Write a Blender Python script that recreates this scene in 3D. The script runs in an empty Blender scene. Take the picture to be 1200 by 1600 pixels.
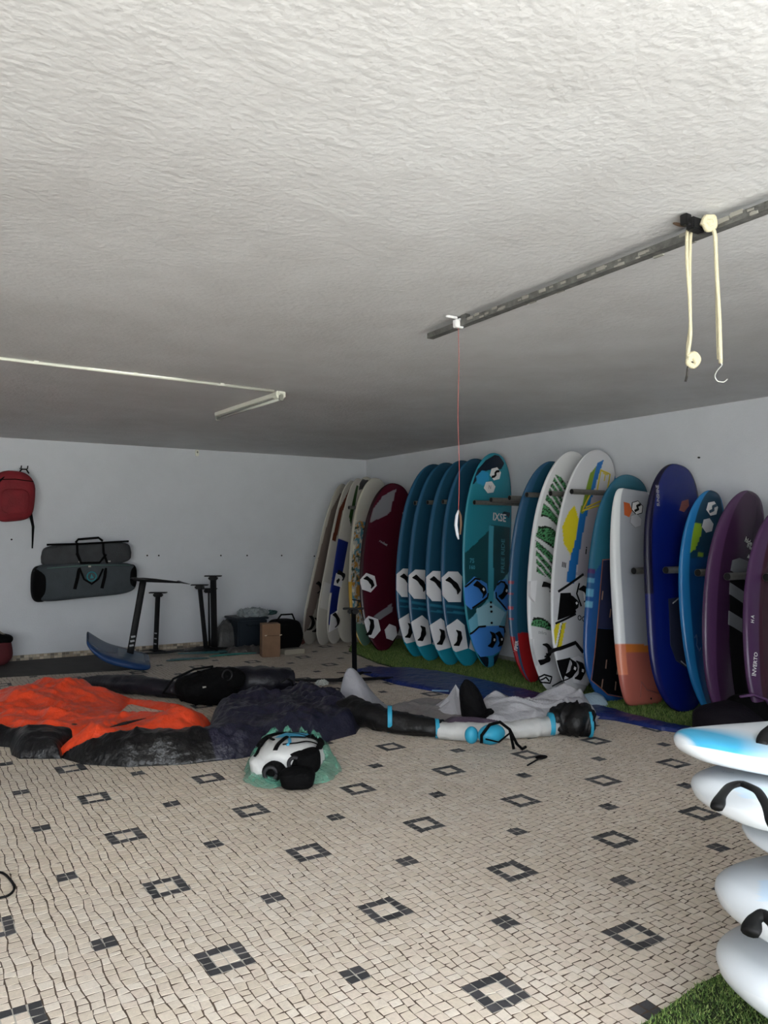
import bpy, bmesh, math, random
import numpy as np
from mathutils import Vector, Matrix

random.seed(7)
rng = np.random.default_rng(7)
scene = bpy.context.scene
C = scene.collection

# ------------------------------------------------------------------ camera
FPX = 1222.6                      # focal length in pixels of the 1200x1600 frame
PITCH, ROLL, YAW = math.radians(1.792), math.radians(-0.024), math.radians(32.664)
H = 1.5
XW, YW, ZC = 6.317, 10.365, 2.688  # right wall, back wall, ceiling
cam_d = bpy.data.cameras.new('camera'); cam = bpy.data.objects.new('camera', cam_d); C.objects.link(cam)
cam_d.sensor_fit = 'VERTICAL'; cam_d.sensor_height = 36.0; cam_d.lens = FPX / 1600 * 36.0
cam_d.clip_start = 0.05; cam_d.clip_end = 200
cam.location = (0, 0, H)
cam.rotation_mode = 'XYZ'
cam.rotation_euler = (math.pi / 2 + PITCH, 0, -YAW)
scene.camera = cam

# ------------------------------------------------------------------ light and exposure
scene.view_settings.view_transform = 'Standard'
scene.view_settings.look = 'None'
scene.view_settings.gamma = 1.0
scene.view_settings.use_curve_mapping = False
scene.view_settings.exposure = 2.95
w = bpy.data.worlds.new('overcast'); scene.world = w; w.use_nodes = True
nt = w.node_tree; nt.nodes.clear()
wo_ = nt.nodes.new('ShaderNodeOutputWorld'); bg = nt.nodes.new('ShaderNodeBackground')
tc = nt.nodes.new('ShaderNodeTexCoord'); sp = nt.nodes.new('ShaderNodeSeparateXYZ')
cr = nt.nodes.new('ShaderNodeValToRGB')
# overcast sky, three times brighter overhead than at the horizon
cr.color_ramp.elements[0].position = 0.0; cr.color_ramp.elements[0].color = (0.30, 0.325, 0.365, 1)
cr.color_ramp.elements[1].position = 1.0; cr.color_ramp.elements[1].color = (0.95, 0.97, 1.0, 1)
nt.links.new(tc.outputs['Generated'], sp.inputs[0]); nt.links.new(sp.outputs['Z'], cr.inputs[0])
nt.links.new(cr.outputs[0], bg.inputs[0]); nt.links.new(bg.outputs[0], wo_.inputs[0])
bg.inputs[1].default_value = 1.5
pl = bpy.data.lights.new('opening_portal', 'AREA'); pl.shape = 'RECTANGLE'; pl.size = 9.2; pl.size_y = 2.7
pl.cycles.is_portal = True
po = bpy.data.objects.new('opening_portal', pl); C.objects.link(po)
po.location = (-1.85, -0.62, 1.35); po.rotation_euler = (math.pi / 2, 0, 0)
sl = bpy.data.lights.new('sun', 'SUN'); sl.energy = 7.5; sl.angle = math.radians(3); sl.color = (1.0, .98, .94)
so = bpy.data.objects.new('sun', sl); C.objects.link(so)
so.rotation_euler = (math.radians(-22), math.radians(8), 0)   # high sun outside: lights the forecourt, does not reach the view
# portal emits towards -Z local; turned to face the room (+y)

# ------------------------------------------------------------------ helpers
cy_, sy_ = math.cos(YAW), math.sin(YAW)
_R = np.array([cy_, -sy_, 0.0]); _F0 = np.array([sy_, cy_, 0.0]); _Z = np.array([0, 0, 1.0])
_F = _F0 * math.cos(PITCH) + _Z * math.sin(PITCH); _U = _Z * math.cos(PITCH) - _F0 * math.sin(PITCH)
_O = np.array([0, 0, H])
def _ray(x, y):
    d = _F * FPX + _R * (x - 600) + _U * (800 - y); return d / np.linalg.norm(d)
def onz(x, y, z=0.0):
    d = _ray(x, y); return _O + d * ((z - H) / d[2])
def onx(x, y, X=XW):
    d = _ray(x, y); return _O + d * (X / d[0])
def ony(x, y, Y=YW):
    d = _ray(x, y); return _O + d * (Y / d[1])
def reach(P, x, y, L):
    """far point at distance L from P along the sight line of pixel (x, y)"""
    d = _ray(x, y); q = _O - P; b = q @ d; c = q @ q - L * L; D = b * b - c
    t = -b + math.sqrt(max(D, 0)); return _O + d * t

def col(h):
    h = h.lstrip('#'); v = [int(h[i:i + 2], 16) / 255 for i in (0, 2, 4)]
    return tuple(x / 12.92 if x <= .04045 else ((x + .055) / 1.055) ** 2.4 for x in v)

_m = {}
def mat(name, c='#808080', rough=.6, metal=0., bump=0., bscale=40., vary=0., vscale=6., attr=False, coat=0., alpha=1., trans=0., spec=None, bdist=.01):
    if name in _m: return _m[name]
    m = bpy.data.materials.new(name); m.use_nodes = True; n = m.node_tree.nodes; l = m.node_tree.links
    b = n['Principled BSDF']; b.inputs['Roughness'].default_value = rough; b.inputs['Metallic'].default_value = metal
    if spec is not None: b.inputs['Specular IOR Level'].default_value = spec
    cc = col(c) + (1,)
    b.inputs['Base Color'].default_value = cc
    tcn = n.new('ShaderNodeTexCoord')
    src = None
    if attr:
        a = n.new('ShaderNodeVertexColor'); a.layer_name = 'Col'; src = a.outputs[0]
    if vary > 0:
        no = n.new('ShaderNodeTexNoise'); no.inputs['Scale'].default_value = vscale; no.inputs['Detail'].default_value = 5
        l.new(tcn.outputs['Object'], no.inputs['Vector'])
        mr = n.new('ShaderNodeMapRange'); mr.inputs[1].default_value = .3; mr.inputs[2].default_value = .7
        mr.inputs[3].default_value = 1 - vary; mr.inputs[4].default_value = 1 + vary * .5
        l.new(no.outputs[0], mr.inputs[0])
        vm = n.new('ShaderNodeVectorMath'); vm.operation = 'SCALE'
        if src: l.new(src, vm.inputs[0])
        else: vm.inputs[0].default_value = cc[:3]
        l.new(mr.outputs[0], vm.inputs['Scale']); src = vm.outputs[0]
    if src: l.new(src, b.inputs['Base Color'])
    if bump > 0:
        no = n.new('ShaderNodeTexNoise'); no.inputs['Scale'].default_value = bscale; no.inputs['Detail'].default_value = 4
        l.new(tcn.outputs['Object'], no.inputs['Vector'])
        bp = n.new('ShaderNodeBump'); bp.inputs['Strength'].default_value = bump; bp.inputs['Distance'].default_value = bdist
        l.new(no.outputs[0], bp.inputs['Height']); l.new(bp.outputs[0], b.inputs['Normal'])
    if coat: b.inputs['Coat Weight'].default_value = coat; b.inputs['Coat Roughness'].default_value = .15
    if alpha < 1: b.inputs['Alpha'].default_value = alpha
    if trans: b.inputs['Transmission Weight'].default_value = trans
    _m[name] = m; return m

def base_of(o):
    return np.array(o.location) if o is not None else np.zeros(3)
def world_base(o):
    p = np.zeros(3)
    while o is not None: p += np.array(o.location); o = o.parent
    return p
def mesh(name, verts, faces, m, parent=None, cols=None, smooth=False, origin=None):
    """verts in world coordinates; origin only for top-level meshes"""
    v = np.asarray(verts, dtype=float).reshape(-1, 3)
    if parent is None:
        off = np.asarray(origin, float) if origin is not None else np.zeros(3)
    else: off = world_base(parent)
    me = bpy.data.meshes.new(name)
    me.from_pydata((v - off).tolist(), [], faces if isinstance(faces, list) else faces.tolist())
    me.materials.append(m)
    if smooth: me.polygons.foreach_set('use_smooth', [True] * len(me.polygons))
    if cols is not None:
        a = me.color_attributes.new('Col', 'FLOAT_COLOR', 'POINT')
        cc = np.ones((len(v), 4)); cc[:, :3] = cols; a.data.foreach_set('color', cc.ravel())
    me.update()
    o = bpy.data.objects.new(name, me); C.objects.link(o)
    if parent is None: o.location = off
    else: o.parent = parent
    return o
def tag(o, label, cat, group=None, kind=None):
    if label: o['label'] = label
    if cat: o['category'] = cat
    if group: o['group'] = group
    if kind: o['kind'] = kind
    return o
def thing(name, loc, label, cat, group=None):
    o = bpy.data.objects.new(name, None); C.objects.link(o); o.location = [float(a) for a in loc]; o.empty_display_size = .1
    return tag(o, label, cat, group)

class MB:
    def __init__(s): s.v = []; s.f = []; s.n = 0
    def add(s, v, f):
        v = np.asarray(v, float).reshape(-1, 3); s.v.append(v)
        s.f += [tuple(int(i) + s.n for i in q) for q in f]; s.n += len(v); return s
    def box(s, c, size, ax=None, bevel=0.0):
        c = np.asarray(c, float); h = np.asarray(size, float) / 2
        A = np.eye(3) if ax is None else np.asarray(ax, float)
        bm = bmesh.new(); bmesh.ops.create_cube(bm, size=1)
        for q in bm.verts: q.co = Vector((q.co.x * size[0], q.co.y * size[1], q.co.z * size[2]))
        if bevel > 0: bmesh.ops.bevel(bm, geom=bm.edges[:], offset=bevel, segments=2, affect='EDGES')
        v = np.array([q.co[:] for q in bm.verts]); f = [[x.index for x in q.verts] for q in bm.faces]
        bm.free(); return s.add(c + v @ A, f)
    def tube(s, pts, r, n=8, flat=1.0, up=(0, 0, 1), cap=True):
        P = np.asarray(pts, float); k = len(P); r = np.broadcast_to(np.asarray(r, float), (k,))
        T = np.gradient(P, axis=0); T /= np.linalg.norm(T, axis=1)[:, None] + 1e-12
        up = np.asarray(up, float); prev = None; v = []
        for i in range(k):
            ref = up if prev is None else prev
            b = ref - T[i] * (ref @ T[i])
            if np.linalg.norm(b) < 1e-4: b = np.cross(T[i], (1, 0, .3))
            b /= np.linalg.norm(b); prev = b; a = np.cross(T[i], b)
            for j in range(n):
                q = 2 * math.pi * j / n; v.append(P[i] + r[i] * (math.cos(q) * a + flat * math.sin(q) * b))
        f = [(i * n + j, i * n + (j + 1) % n, (i + 1) * n + (j + 1) % n, (i + 1) * n + j) for i in range(k - 1) for j in range(n)]
        if cap: f += [tuple(range(n))[::-1], tuple((k - 1) * n + j for j in range(n))]
        return s.add(v, f)
    def ellipsoid(s, c, r, ax=None, nu=16, nv=10):
        A = np.eye(3) if ax is None else np.asarray(ax, float); v = []; f = []
        for i in range(nv + 1):
            a = math.pi * i / nv
            for j in range(nu):
                b = 2 * math.pi * j / nu; v.append((math.sin(a) * math.cos(b), math.sin(a) * math.sin(b), math.cos(a)))
        f = [(i * nu + j, i * nu + (j + 1) % nu, (i + 1) * nu + (j + 1) % nu, (i + 1) * nu + j) for i in range(nv) for j in range(nu)]
        return s.add(np.asarray(c) + (np.array(v) * np.asarray(r)) @ A, f)
    def build(s, name, m, parent=None, smooth=False, origin=None):
        return mesh(name, np.concatenate(s.v), s.f, m, parent, smooth=smooth, origin=origin)

def inpoly(x, y, poly):
    poly = np.asarray(poly, float); r = np.zeros(x.shape, bool); n = len(poly)
    for i in range(n):
        x1, y1 = poly[i]; x2, y2 = poly[(i + 1) % n]
        c = ((y1 > y) != (y2 > y)) & (x < (x2 - x1) * (y - y1) / (y2 - y1 + 1e-15) + x1)
        r ^= c
    return r
def dseg(x, y, poly, closed=True):
    poly = np.asarray(poly, float); best = np.full(x.shape, 1e9); bx = x.copy(); by = y.copy()
    n = len(poly)
    for i in range(n if closed else n - 1):
        a = poly[i]; d = poly[(i + 1) % n] - a; L = d @ d + 1e-12
        t = np.clip(((x - a[0]) * d[0] + (y - a[1]) * d[1]) / L, 0, 1)
        px, py = a[0] + t * d[0], a[1] + t * d[1]; q = np.hypot(x - px, y - py)
        m = q < best; best = np.where(m, q, best); bx = np.where(m, px, bx); by = np.where(m, py, by)
    return best, bx, by
_lat = rng.random((64, 64))
def vnoise(x, y):
    xi = np.floor(x).astype(int); yi = np.floor(y).astype(int); fx = x - xi; fy = y - yi
    fx = fx * fx * (3 - 2 * fx); fy = fy * fy * (3 - 2 * fy)
    g = lambda a, b: _lat[a % 64, b % 64]
    return (g(xi, yi) * (1 - fx) + g(xi + 1, yi) * fx) * (1 - fy) + (g(xi, yi + 1) * (1 - fx) + g(xi + 1, yi + 1) * fx) * fy
def fbm(x, y, o=4):
    s = 0; a = 1; t = 0
    for k in range(o): s = s + a * vnoise(x * 2 ** k + 11.3 * k, y * 2 ** k + 5.7 * k); t += a; a *= .5
    return s / t
def ridge(x, y, o=3):
    s = 0; a = 1; t = 0
    for k in range(o): s = s + a * (1 - np.abs(2 * vnoise(x * 2 ** k + 3.1 * k, y * 2 ** k + 9.2 * k) - 1)); t += a; a *= .5
    return s / t

# ------------------------------------------------------------------ the room
def room_mat(name, c, bump, c2=None, streak=False):
    m = bpy.data.materials.new(name); m.use_nodes = True; n = m.node_tree.nodes; l = m.node_tree.links; b = n['Principled BSDF']
    b.inputs['Roughness'].default_value = .75 if not streak else .62
    t = n.new('ShaderNodeTexCoord'); a = n.new('ShaderNodeTexNoise'); a.inputs['Scale'].default_value = 1.3; a.inputs['Detail'].default_value = 8
    a.inputs['Roughness'].default_value = .65
    l.new(t.outputs['Object'], a.inputs['Vector'])
    r = n.new('ShaderNodeValToRGB'); r.color_ramp.elements[0].position = .35; r.color_ramp.elements[1].position = .65
    r.color_ramp.elements[0].color = col(c2 or c) + (1,); r.color_ramp.elements[1].color = col(c) + (1,)
    l.new(a.outputs[0], r.inputs[0]); l.new(r.outputs[0], b.inputs['Base Color'])
    s = n.new('ShaderNodeTexNoise'); s.inputs['Scale'].default_value = 9 if streak else 45; s.inputs['Detail'].default_value = 6
    s.inputs['Distortion'].default_value = .3 if streak else 0
    l.new(t.outputs['Object'], s.inputs['Vector'])
    s2 = n.new('ShaderNodeTexNoise'); s2.inputs['Scale'].default_value = 38 if streak else 90; s2.inputs['Detail'].default_value = 8; l.new(t.outputs['Object'], s2.inputs['Vector'])
    ad = n.new('ShaderNodeMath'); ad.operation = 'ADD'; l.new(s.outputs[0], ad.inputs[0]); l.new(s2.outputs[0], ad.inputs[1])
    bp = n.new('ShaderNodeBump'); bp.inputs['Strength'].default_value = bump; bp.inputs['Distance'].default_value = .02
    l.new(ad.outputs[0], bp.inputs['Height']); l.new(bp.outputs[0], b.inputs['Normal'])
    return m
M_ceil = room_mat('ceiling plaster', '#cfcfd0', .25, '#c1c0c0', True)
M_wall = room_mat('wall paint', '#cdd0d6', .12, '#c6c9cf')
def slab(name, lo, hi, m):
    lo = np.array(lo, float); hi = np.array(hi, float)
    o = MB().box((lo + hi) / 2, hi - lo).build(name, m); o['kind'] = 'structure'; return o
X0, Y0 = -6.5, -0.6
slab('ceiling', (X0 - .2, Y0 - .2, ZC), (XW + .2, YW + .2, ZC + .2), M_ceil)
slab('wall_right', (XW, Y0 - .2, -.1), (XW + .2, YW + .2, ZC), M_wall)
slab('wall_back', (X0 - .2, YW, -.1), (XW, YW + .2, ZC), M_wall)
slab('wall_front', (3.2, Y0 - .2, -.1), (XW, Y0, ZC), M_wall)
slab('wall_left', (X0 - .2, Y0 - .2, -.1), (X0, YW, ZC), M_wall)
M_out = mat('outside paving', '#b2b2ad', .9, vary=.15, vscale=.8)
slab('added_sky_blocker', (-25, -14.4, -.02), (32, -14.0, 2.4), mat('low sky blocker', '#8f9391', .9, vary=.2, vscale=1))  # unseen wall added across the forecourt to block light from the low sky
slab('trim_3', (-25, -30, -.14), (32, Y0 - .2, -.02), M_out)

# floor of small stones: strips run along y, cross joints staggered; dark rings and squares
PIT = .67750 / 16; OX, OY = 1.052, 2.690
M_mort = mat('floor joints', '#5a4c40', .95, bump=.3, bscale=200, vary=.25, vscale=3)
floor = slab('floor', (X0 - .2, Y0 - .2, -.1), (XW, YW, -.0016), M_mort)
M_stone = mat('paving stone', rough=.55, attr=True, vary=.10, vscale=60, bump=.15, bscale=150)
i0, i1 = int((-0.6 - OX) / PIT), int((XW - OX) / PIT) ; j0, j1 = int((0.9 - OY) / PIT), int((YW - OY) / PIT)
I, J = np.meshgrid(np.arange(i0, i1), np.arange(j0, j1), indexing='ij')
ph = rng.random((400, 4)) * 6.28
def wob(i, y):
    a = ph[i - i0 + 5]
    return .0042 * np.sin(y * 14 + a[..., 0]) + .003 * np.sin(y * 31 + a[..., 1]) + .0045 * np.sin(y * 5 + a[..., 2])
mi, mj = np.mod(I + 8, 16) - 8, np.mod(J + 8, 16) - 8
big = (mi >= -2) & (mi <= 1) & (mj >= -2) & (mj <= 1)
hole = big & (mi >= -1) & (mi <= 0) & (mj >= -1) & (mj <= 0)
mi2, mj2 = np.mod(I, 16) - 8, np.mod(J, 16) - 8
sml = (mi2 >= -1) & (mi2 <= 0) & (mj2 >= -1) & (mj2 <= 0)
dark = (big & ~hole) | sml
def nearorn(ii, jj):     # stagger fades to nothing next to the ornaments
    a, b = np.mod(ii + 8, 16) - 8 + .5, np.mod(jj + 8, 16) - 8
    c, d = np.mod(ii, 16) - 8 + .5, np.mod(jj, 16) - 8
    q = np.minimum(np.maximum(np.abs(a) - 1.6, np.abs(b) - 2.0), np.maximum(np.abs(c) - .6, np.abs(d) - 1.0))
    return np.clip(q / 2.0, 0, 1)
offs = rng.random(400)
def Yj(i, j):
    u = ph[i - i0 + 5]
    st = PIT * (.45 * np.sin(j * .21 + u[..., 3] * 3) + .12 * np.sin(j * 2.3 + u[..., 0] * 5))
    return OY + j * PIT + st * nearorn(i, j)
def Xi(i, y, j):
    return OX + i * PIT + wob(i, y) * (.25 + .75 * nearorn(i, j))
G = .0024
ya, yb = Yj(I, J), Yj(I, J + 1)
GY = .0030
x00 = Xi(I, ya, J) + G; x10 = Xi(I + 1, ya, J) - G; x01 = Xi(I, yb, J + 1) + G; x11 = Xi(I + 1, yb, J + 1) - G
tl = rng.normal(0, .0016, I.shape)
jt = rng.normal(0, .0011, I.shape + (8,))
zt = rng.normal(0, .00025, I.shape)
ST = np.stack([np.stack([x00 + jt[..., 0], ya + GY + tl + jt[..., 1], zt], -1), np.stack([x10 + jt[..., 2], ya + GY - tl + jt[..., 3], zt], -1),
               np.stack([x11 + jt[..., 4], yb - GY - tl + jt[..., 5], zt], -1), np.stack([x01 + jt[..., 6], yb - GY + tl + jt[..., 7], zt], -1)], -2)
keep = (yb < YW) & (ya > .9) & (x10 < XW - .01)
fwd = ST[..., 0, :] @ _F0 ; lat = ST[..., 0, :] @ _R
keep &= (fwd > 1.9) & (np.abs(lat) < fwd * .60 + .3)
turf_front_y = 1.665
keep &= ~((x00 > 1.80) & (ya < turf_front_y - .1)) & ~((x00 > 5.35) & (ya < 9.3))
lc = np.array([col('#d6cabb'), col('#d3c8ba'), col('#cfc3b3'), col('#dad0c3'), col('#d1c4b6')])
dc = np.array([col('#3f3f42'), col('#48474a'), col('#37383b')])
CC = np.where(dark[..., None], dc[rng.integers(0, 3, I.shape)], lc[rng.integers(0, 5, I.shape)])
big_n = fbm(I * .045 + 9, J * .045 + 3)[..., None]
CC = CC * (.95 + .22 * big_n)
warm = np.clip(fbm(I * .03 + 40, J * .03 + 20, 3)[..., None] * 2 - .9, 0, 1)
far_shade = 1 - .30 * np.clip((yb - 7.0) / 1.2, 0, 1) * np.clip(.6 + fbm(I * .06 + 3, J * .06 + 8, 3), 0, 1)   # dimness of the far end put into the stone colours
CC = CC * far_shade[..., None]
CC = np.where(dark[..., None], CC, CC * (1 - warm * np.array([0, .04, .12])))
SF = [(0, 1, 2, 3), (0, 4, 5, 1), (1, 5, 6, 2), (2, 6, 7, 3), (3, 7, 4, 0)]
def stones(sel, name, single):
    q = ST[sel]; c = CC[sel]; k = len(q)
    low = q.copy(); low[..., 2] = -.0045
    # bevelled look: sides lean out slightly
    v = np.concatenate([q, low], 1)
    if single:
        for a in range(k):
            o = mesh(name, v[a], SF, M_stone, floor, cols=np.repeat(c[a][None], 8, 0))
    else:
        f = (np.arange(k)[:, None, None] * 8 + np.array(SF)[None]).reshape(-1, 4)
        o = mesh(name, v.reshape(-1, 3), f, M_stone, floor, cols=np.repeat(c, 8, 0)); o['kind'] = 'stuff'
inframe = (fwd > 2.0) & (np.abs(lat) < fwd * .485) & (H * FPX / fwd < 760)
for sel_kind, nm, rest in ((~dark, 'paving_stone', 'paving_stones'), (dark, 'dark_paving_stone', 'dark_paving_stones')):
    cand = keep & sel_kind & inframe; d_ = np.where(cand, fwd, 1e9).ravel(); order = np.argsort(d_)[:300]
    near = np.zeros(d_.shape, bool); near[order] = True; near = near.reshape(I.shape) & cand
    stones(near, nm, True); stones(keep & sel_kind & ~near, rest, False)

gb_ = MB()
for kk in range(-2, 9):
    for jj in range(-3, 13):
        for (cx_, cy2, hw_) in ((OX + kk * 16 * PIT, OY + jj * 16 * PIT, 2), (OX + (kk * 16 + 8) * PIT, OY + (jj * 16 + 8) * PIT, 1)):
            if .9 < cy2 < 9.9 and -.4 < cx_ < 5.2 and not (cx_ > 1.8 and cy2 < 1.75):
                a_ = hw_ * PIT - .001; gb_.box((cx_, cy2, -.0018), (2 * a_, 2 * a_, .0012))
gb_ = gb_.build('pale_grout', mat('pale grout', '#b3aea4', .9), floor); gb_['kind'] = 'stuff'
# skirting of small stones at the foot of the back wall, plain kerb on the right wall
sk = MB(); x = 0.3; r_ = random.Random(3); skc = []
while x < XW - .05:
    wv = r_.uniform(.035, .055)
    for zz in (.0, .033):
        sk.box((x + wv / 2, YW - .009, zz + .017), (wv - .006, .018, .028)); skc += [col(r_.choice(['#b5a893', '#8d8170', '#c9bda9', '#6c6458', '#a2937e']))] * 8
    x += wv
bb = slab('baseboard_back', (X0, YW - .006, 0), (XW, YW, .068), mat('skirting mortar', '#a09a90', .9))
t_ = mesh('skirting_stones', np.concatenate(sk.v), sk.f, M_stone, bb, cols=np.array(skc)); t_['kind'] = 'stuff'
slab('baseboard_right', (XW - .02, .9, 0), (XW, YW - .02, .07), mat('kerb', '#8f8c86', .85, vary=.2, vscale=20))

# artificial turf
def turf(name, poly, label, nb, bl, z=.012, seed=1):
    P = np.array(poly, float); k = len(P); c = P.mean(0)
    v = [(x, y, z) for x, y in P] + [(x, y, 0) for x, y in P]
    f = [tuple(range(k))] + [(i, i + k, (i + 1) % k + k, (i + 1) % k) for i in range(k)]
    root = thing(name, (c[0], c[1], 0), label, 'turf')
    mesh('backing', v, f, mat('turf backing', '#2c3a1c', .95, vary=.35, vscale=30, bump=.6, bscale=120), root)
    g = np.random.default_rng(seed); lo = P.min(0); hi = P.max(0)
    x = g.uniform(lo[0], hi[0], nb * 2); y = g.uniform(lo[1], hi[1], nb * 2); ok = inpoly(x, y, P)
    fw = x * _F0[0] + y * _F0[1]; la = x * _R[0] + y * _R[1]; ok &= (fw > 1.7) & (np.abs(la) < fw * .6 + .2)
    x = x[ok][:nb]; y = y[ok][:nb]; k = len(x)
    a = g.uniform(0, 6.28, k); ln = g.uniform(.2, .8, k) * bl; b = g.uniform(0, 6.28, k); hgt = bl * g.uniform(.6, 1.1, k); wd = .0022 if bl < .02 else bl * .13
    p0 = np.stack([x - wd * np.cos(a), y - wd * np.sin(a), np.full(k, z)], 1); p1 = np.stack([x + wd * np.cos(a), y + wd * np.sin(a), np.full(k, z)], 1)
    p2 = np.stack([x + ln * np.cos(b), y + ln * np.sin(b), z + hgt], 1)
    V = np.stack([p0, p1, p2], 1).reshape(-1, 3)
    gc = np.array([col('#567331'), col('#66833c'), col('#44622a'), col('#8a9c58')])[g.integers(0, 4, k)]
    o = mesh('grass_blades', V, np.arange(3 * k).reshape(-1, 3), mat('turf blades', rough=.6, attr=True), root, cols=np.repeat(gc, 3, 0)); o['kind'] = 'stuff'
turf('artificial_turf', [(1.80, 1.60), (2.30, 1.665), (6.27, 1.665), (6.27, -.2), (1.5, -.2), (1.5, 1.3)], 'bright green artificial turf in the lower right corner under the white boards', 110000, .013)
tfp = [onz(*q)[:2] for q in ((1230, 1180), (1100, 1150), (1000, 1133), (900, 1108), (760, 1080), (640, 1050), (590, 1037), (545, 1018))]
turf('artificial_turf', [tuple(q) for q in tfp] + [(5.55, 9.45), (6.29, 9.45), (6.29, 2.6), (5.4, 2.6)], 'long strip of green artificial turf along the right wall under the standing boards', 70000, .03, seed=2)

# ------------------------------------------------------------------ boards
def interp(xs, ys, u):
    """smooth monotone-ish interpolation (pchip)"""
    xs = np.array(xs, float); ys = np.array(ys, float); h = np.diff(xs); d = np.diff(ys) / h
    m = np.zeros(len(xs)); m[0] = d[0]; m[-1] = d[-1]
    for i in range(1, len(xs) - 1):
        m[i] = 0 if d[i - 1] * d[i] <= 0 else 2 * d[i - 1] * d[i] / (d[i - 1] + d[i])
    k = np.clip(np.searchsorted(xs, u) - 1, 0, len(h) - 1); t = (u - xs[k]) / h[k]
    return (2 * t ** 3 - 3 * t ** 2 + 1) * ys[k] + (t ** 3 - 2 * t ** 2 + t) * h[k] * m[k] + (-2 * t ** 3 + 3 * t ** 2) * ys[k + 1] + (t ** 3 - t ** 2) * h[k] * m[k + 1]
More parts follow.
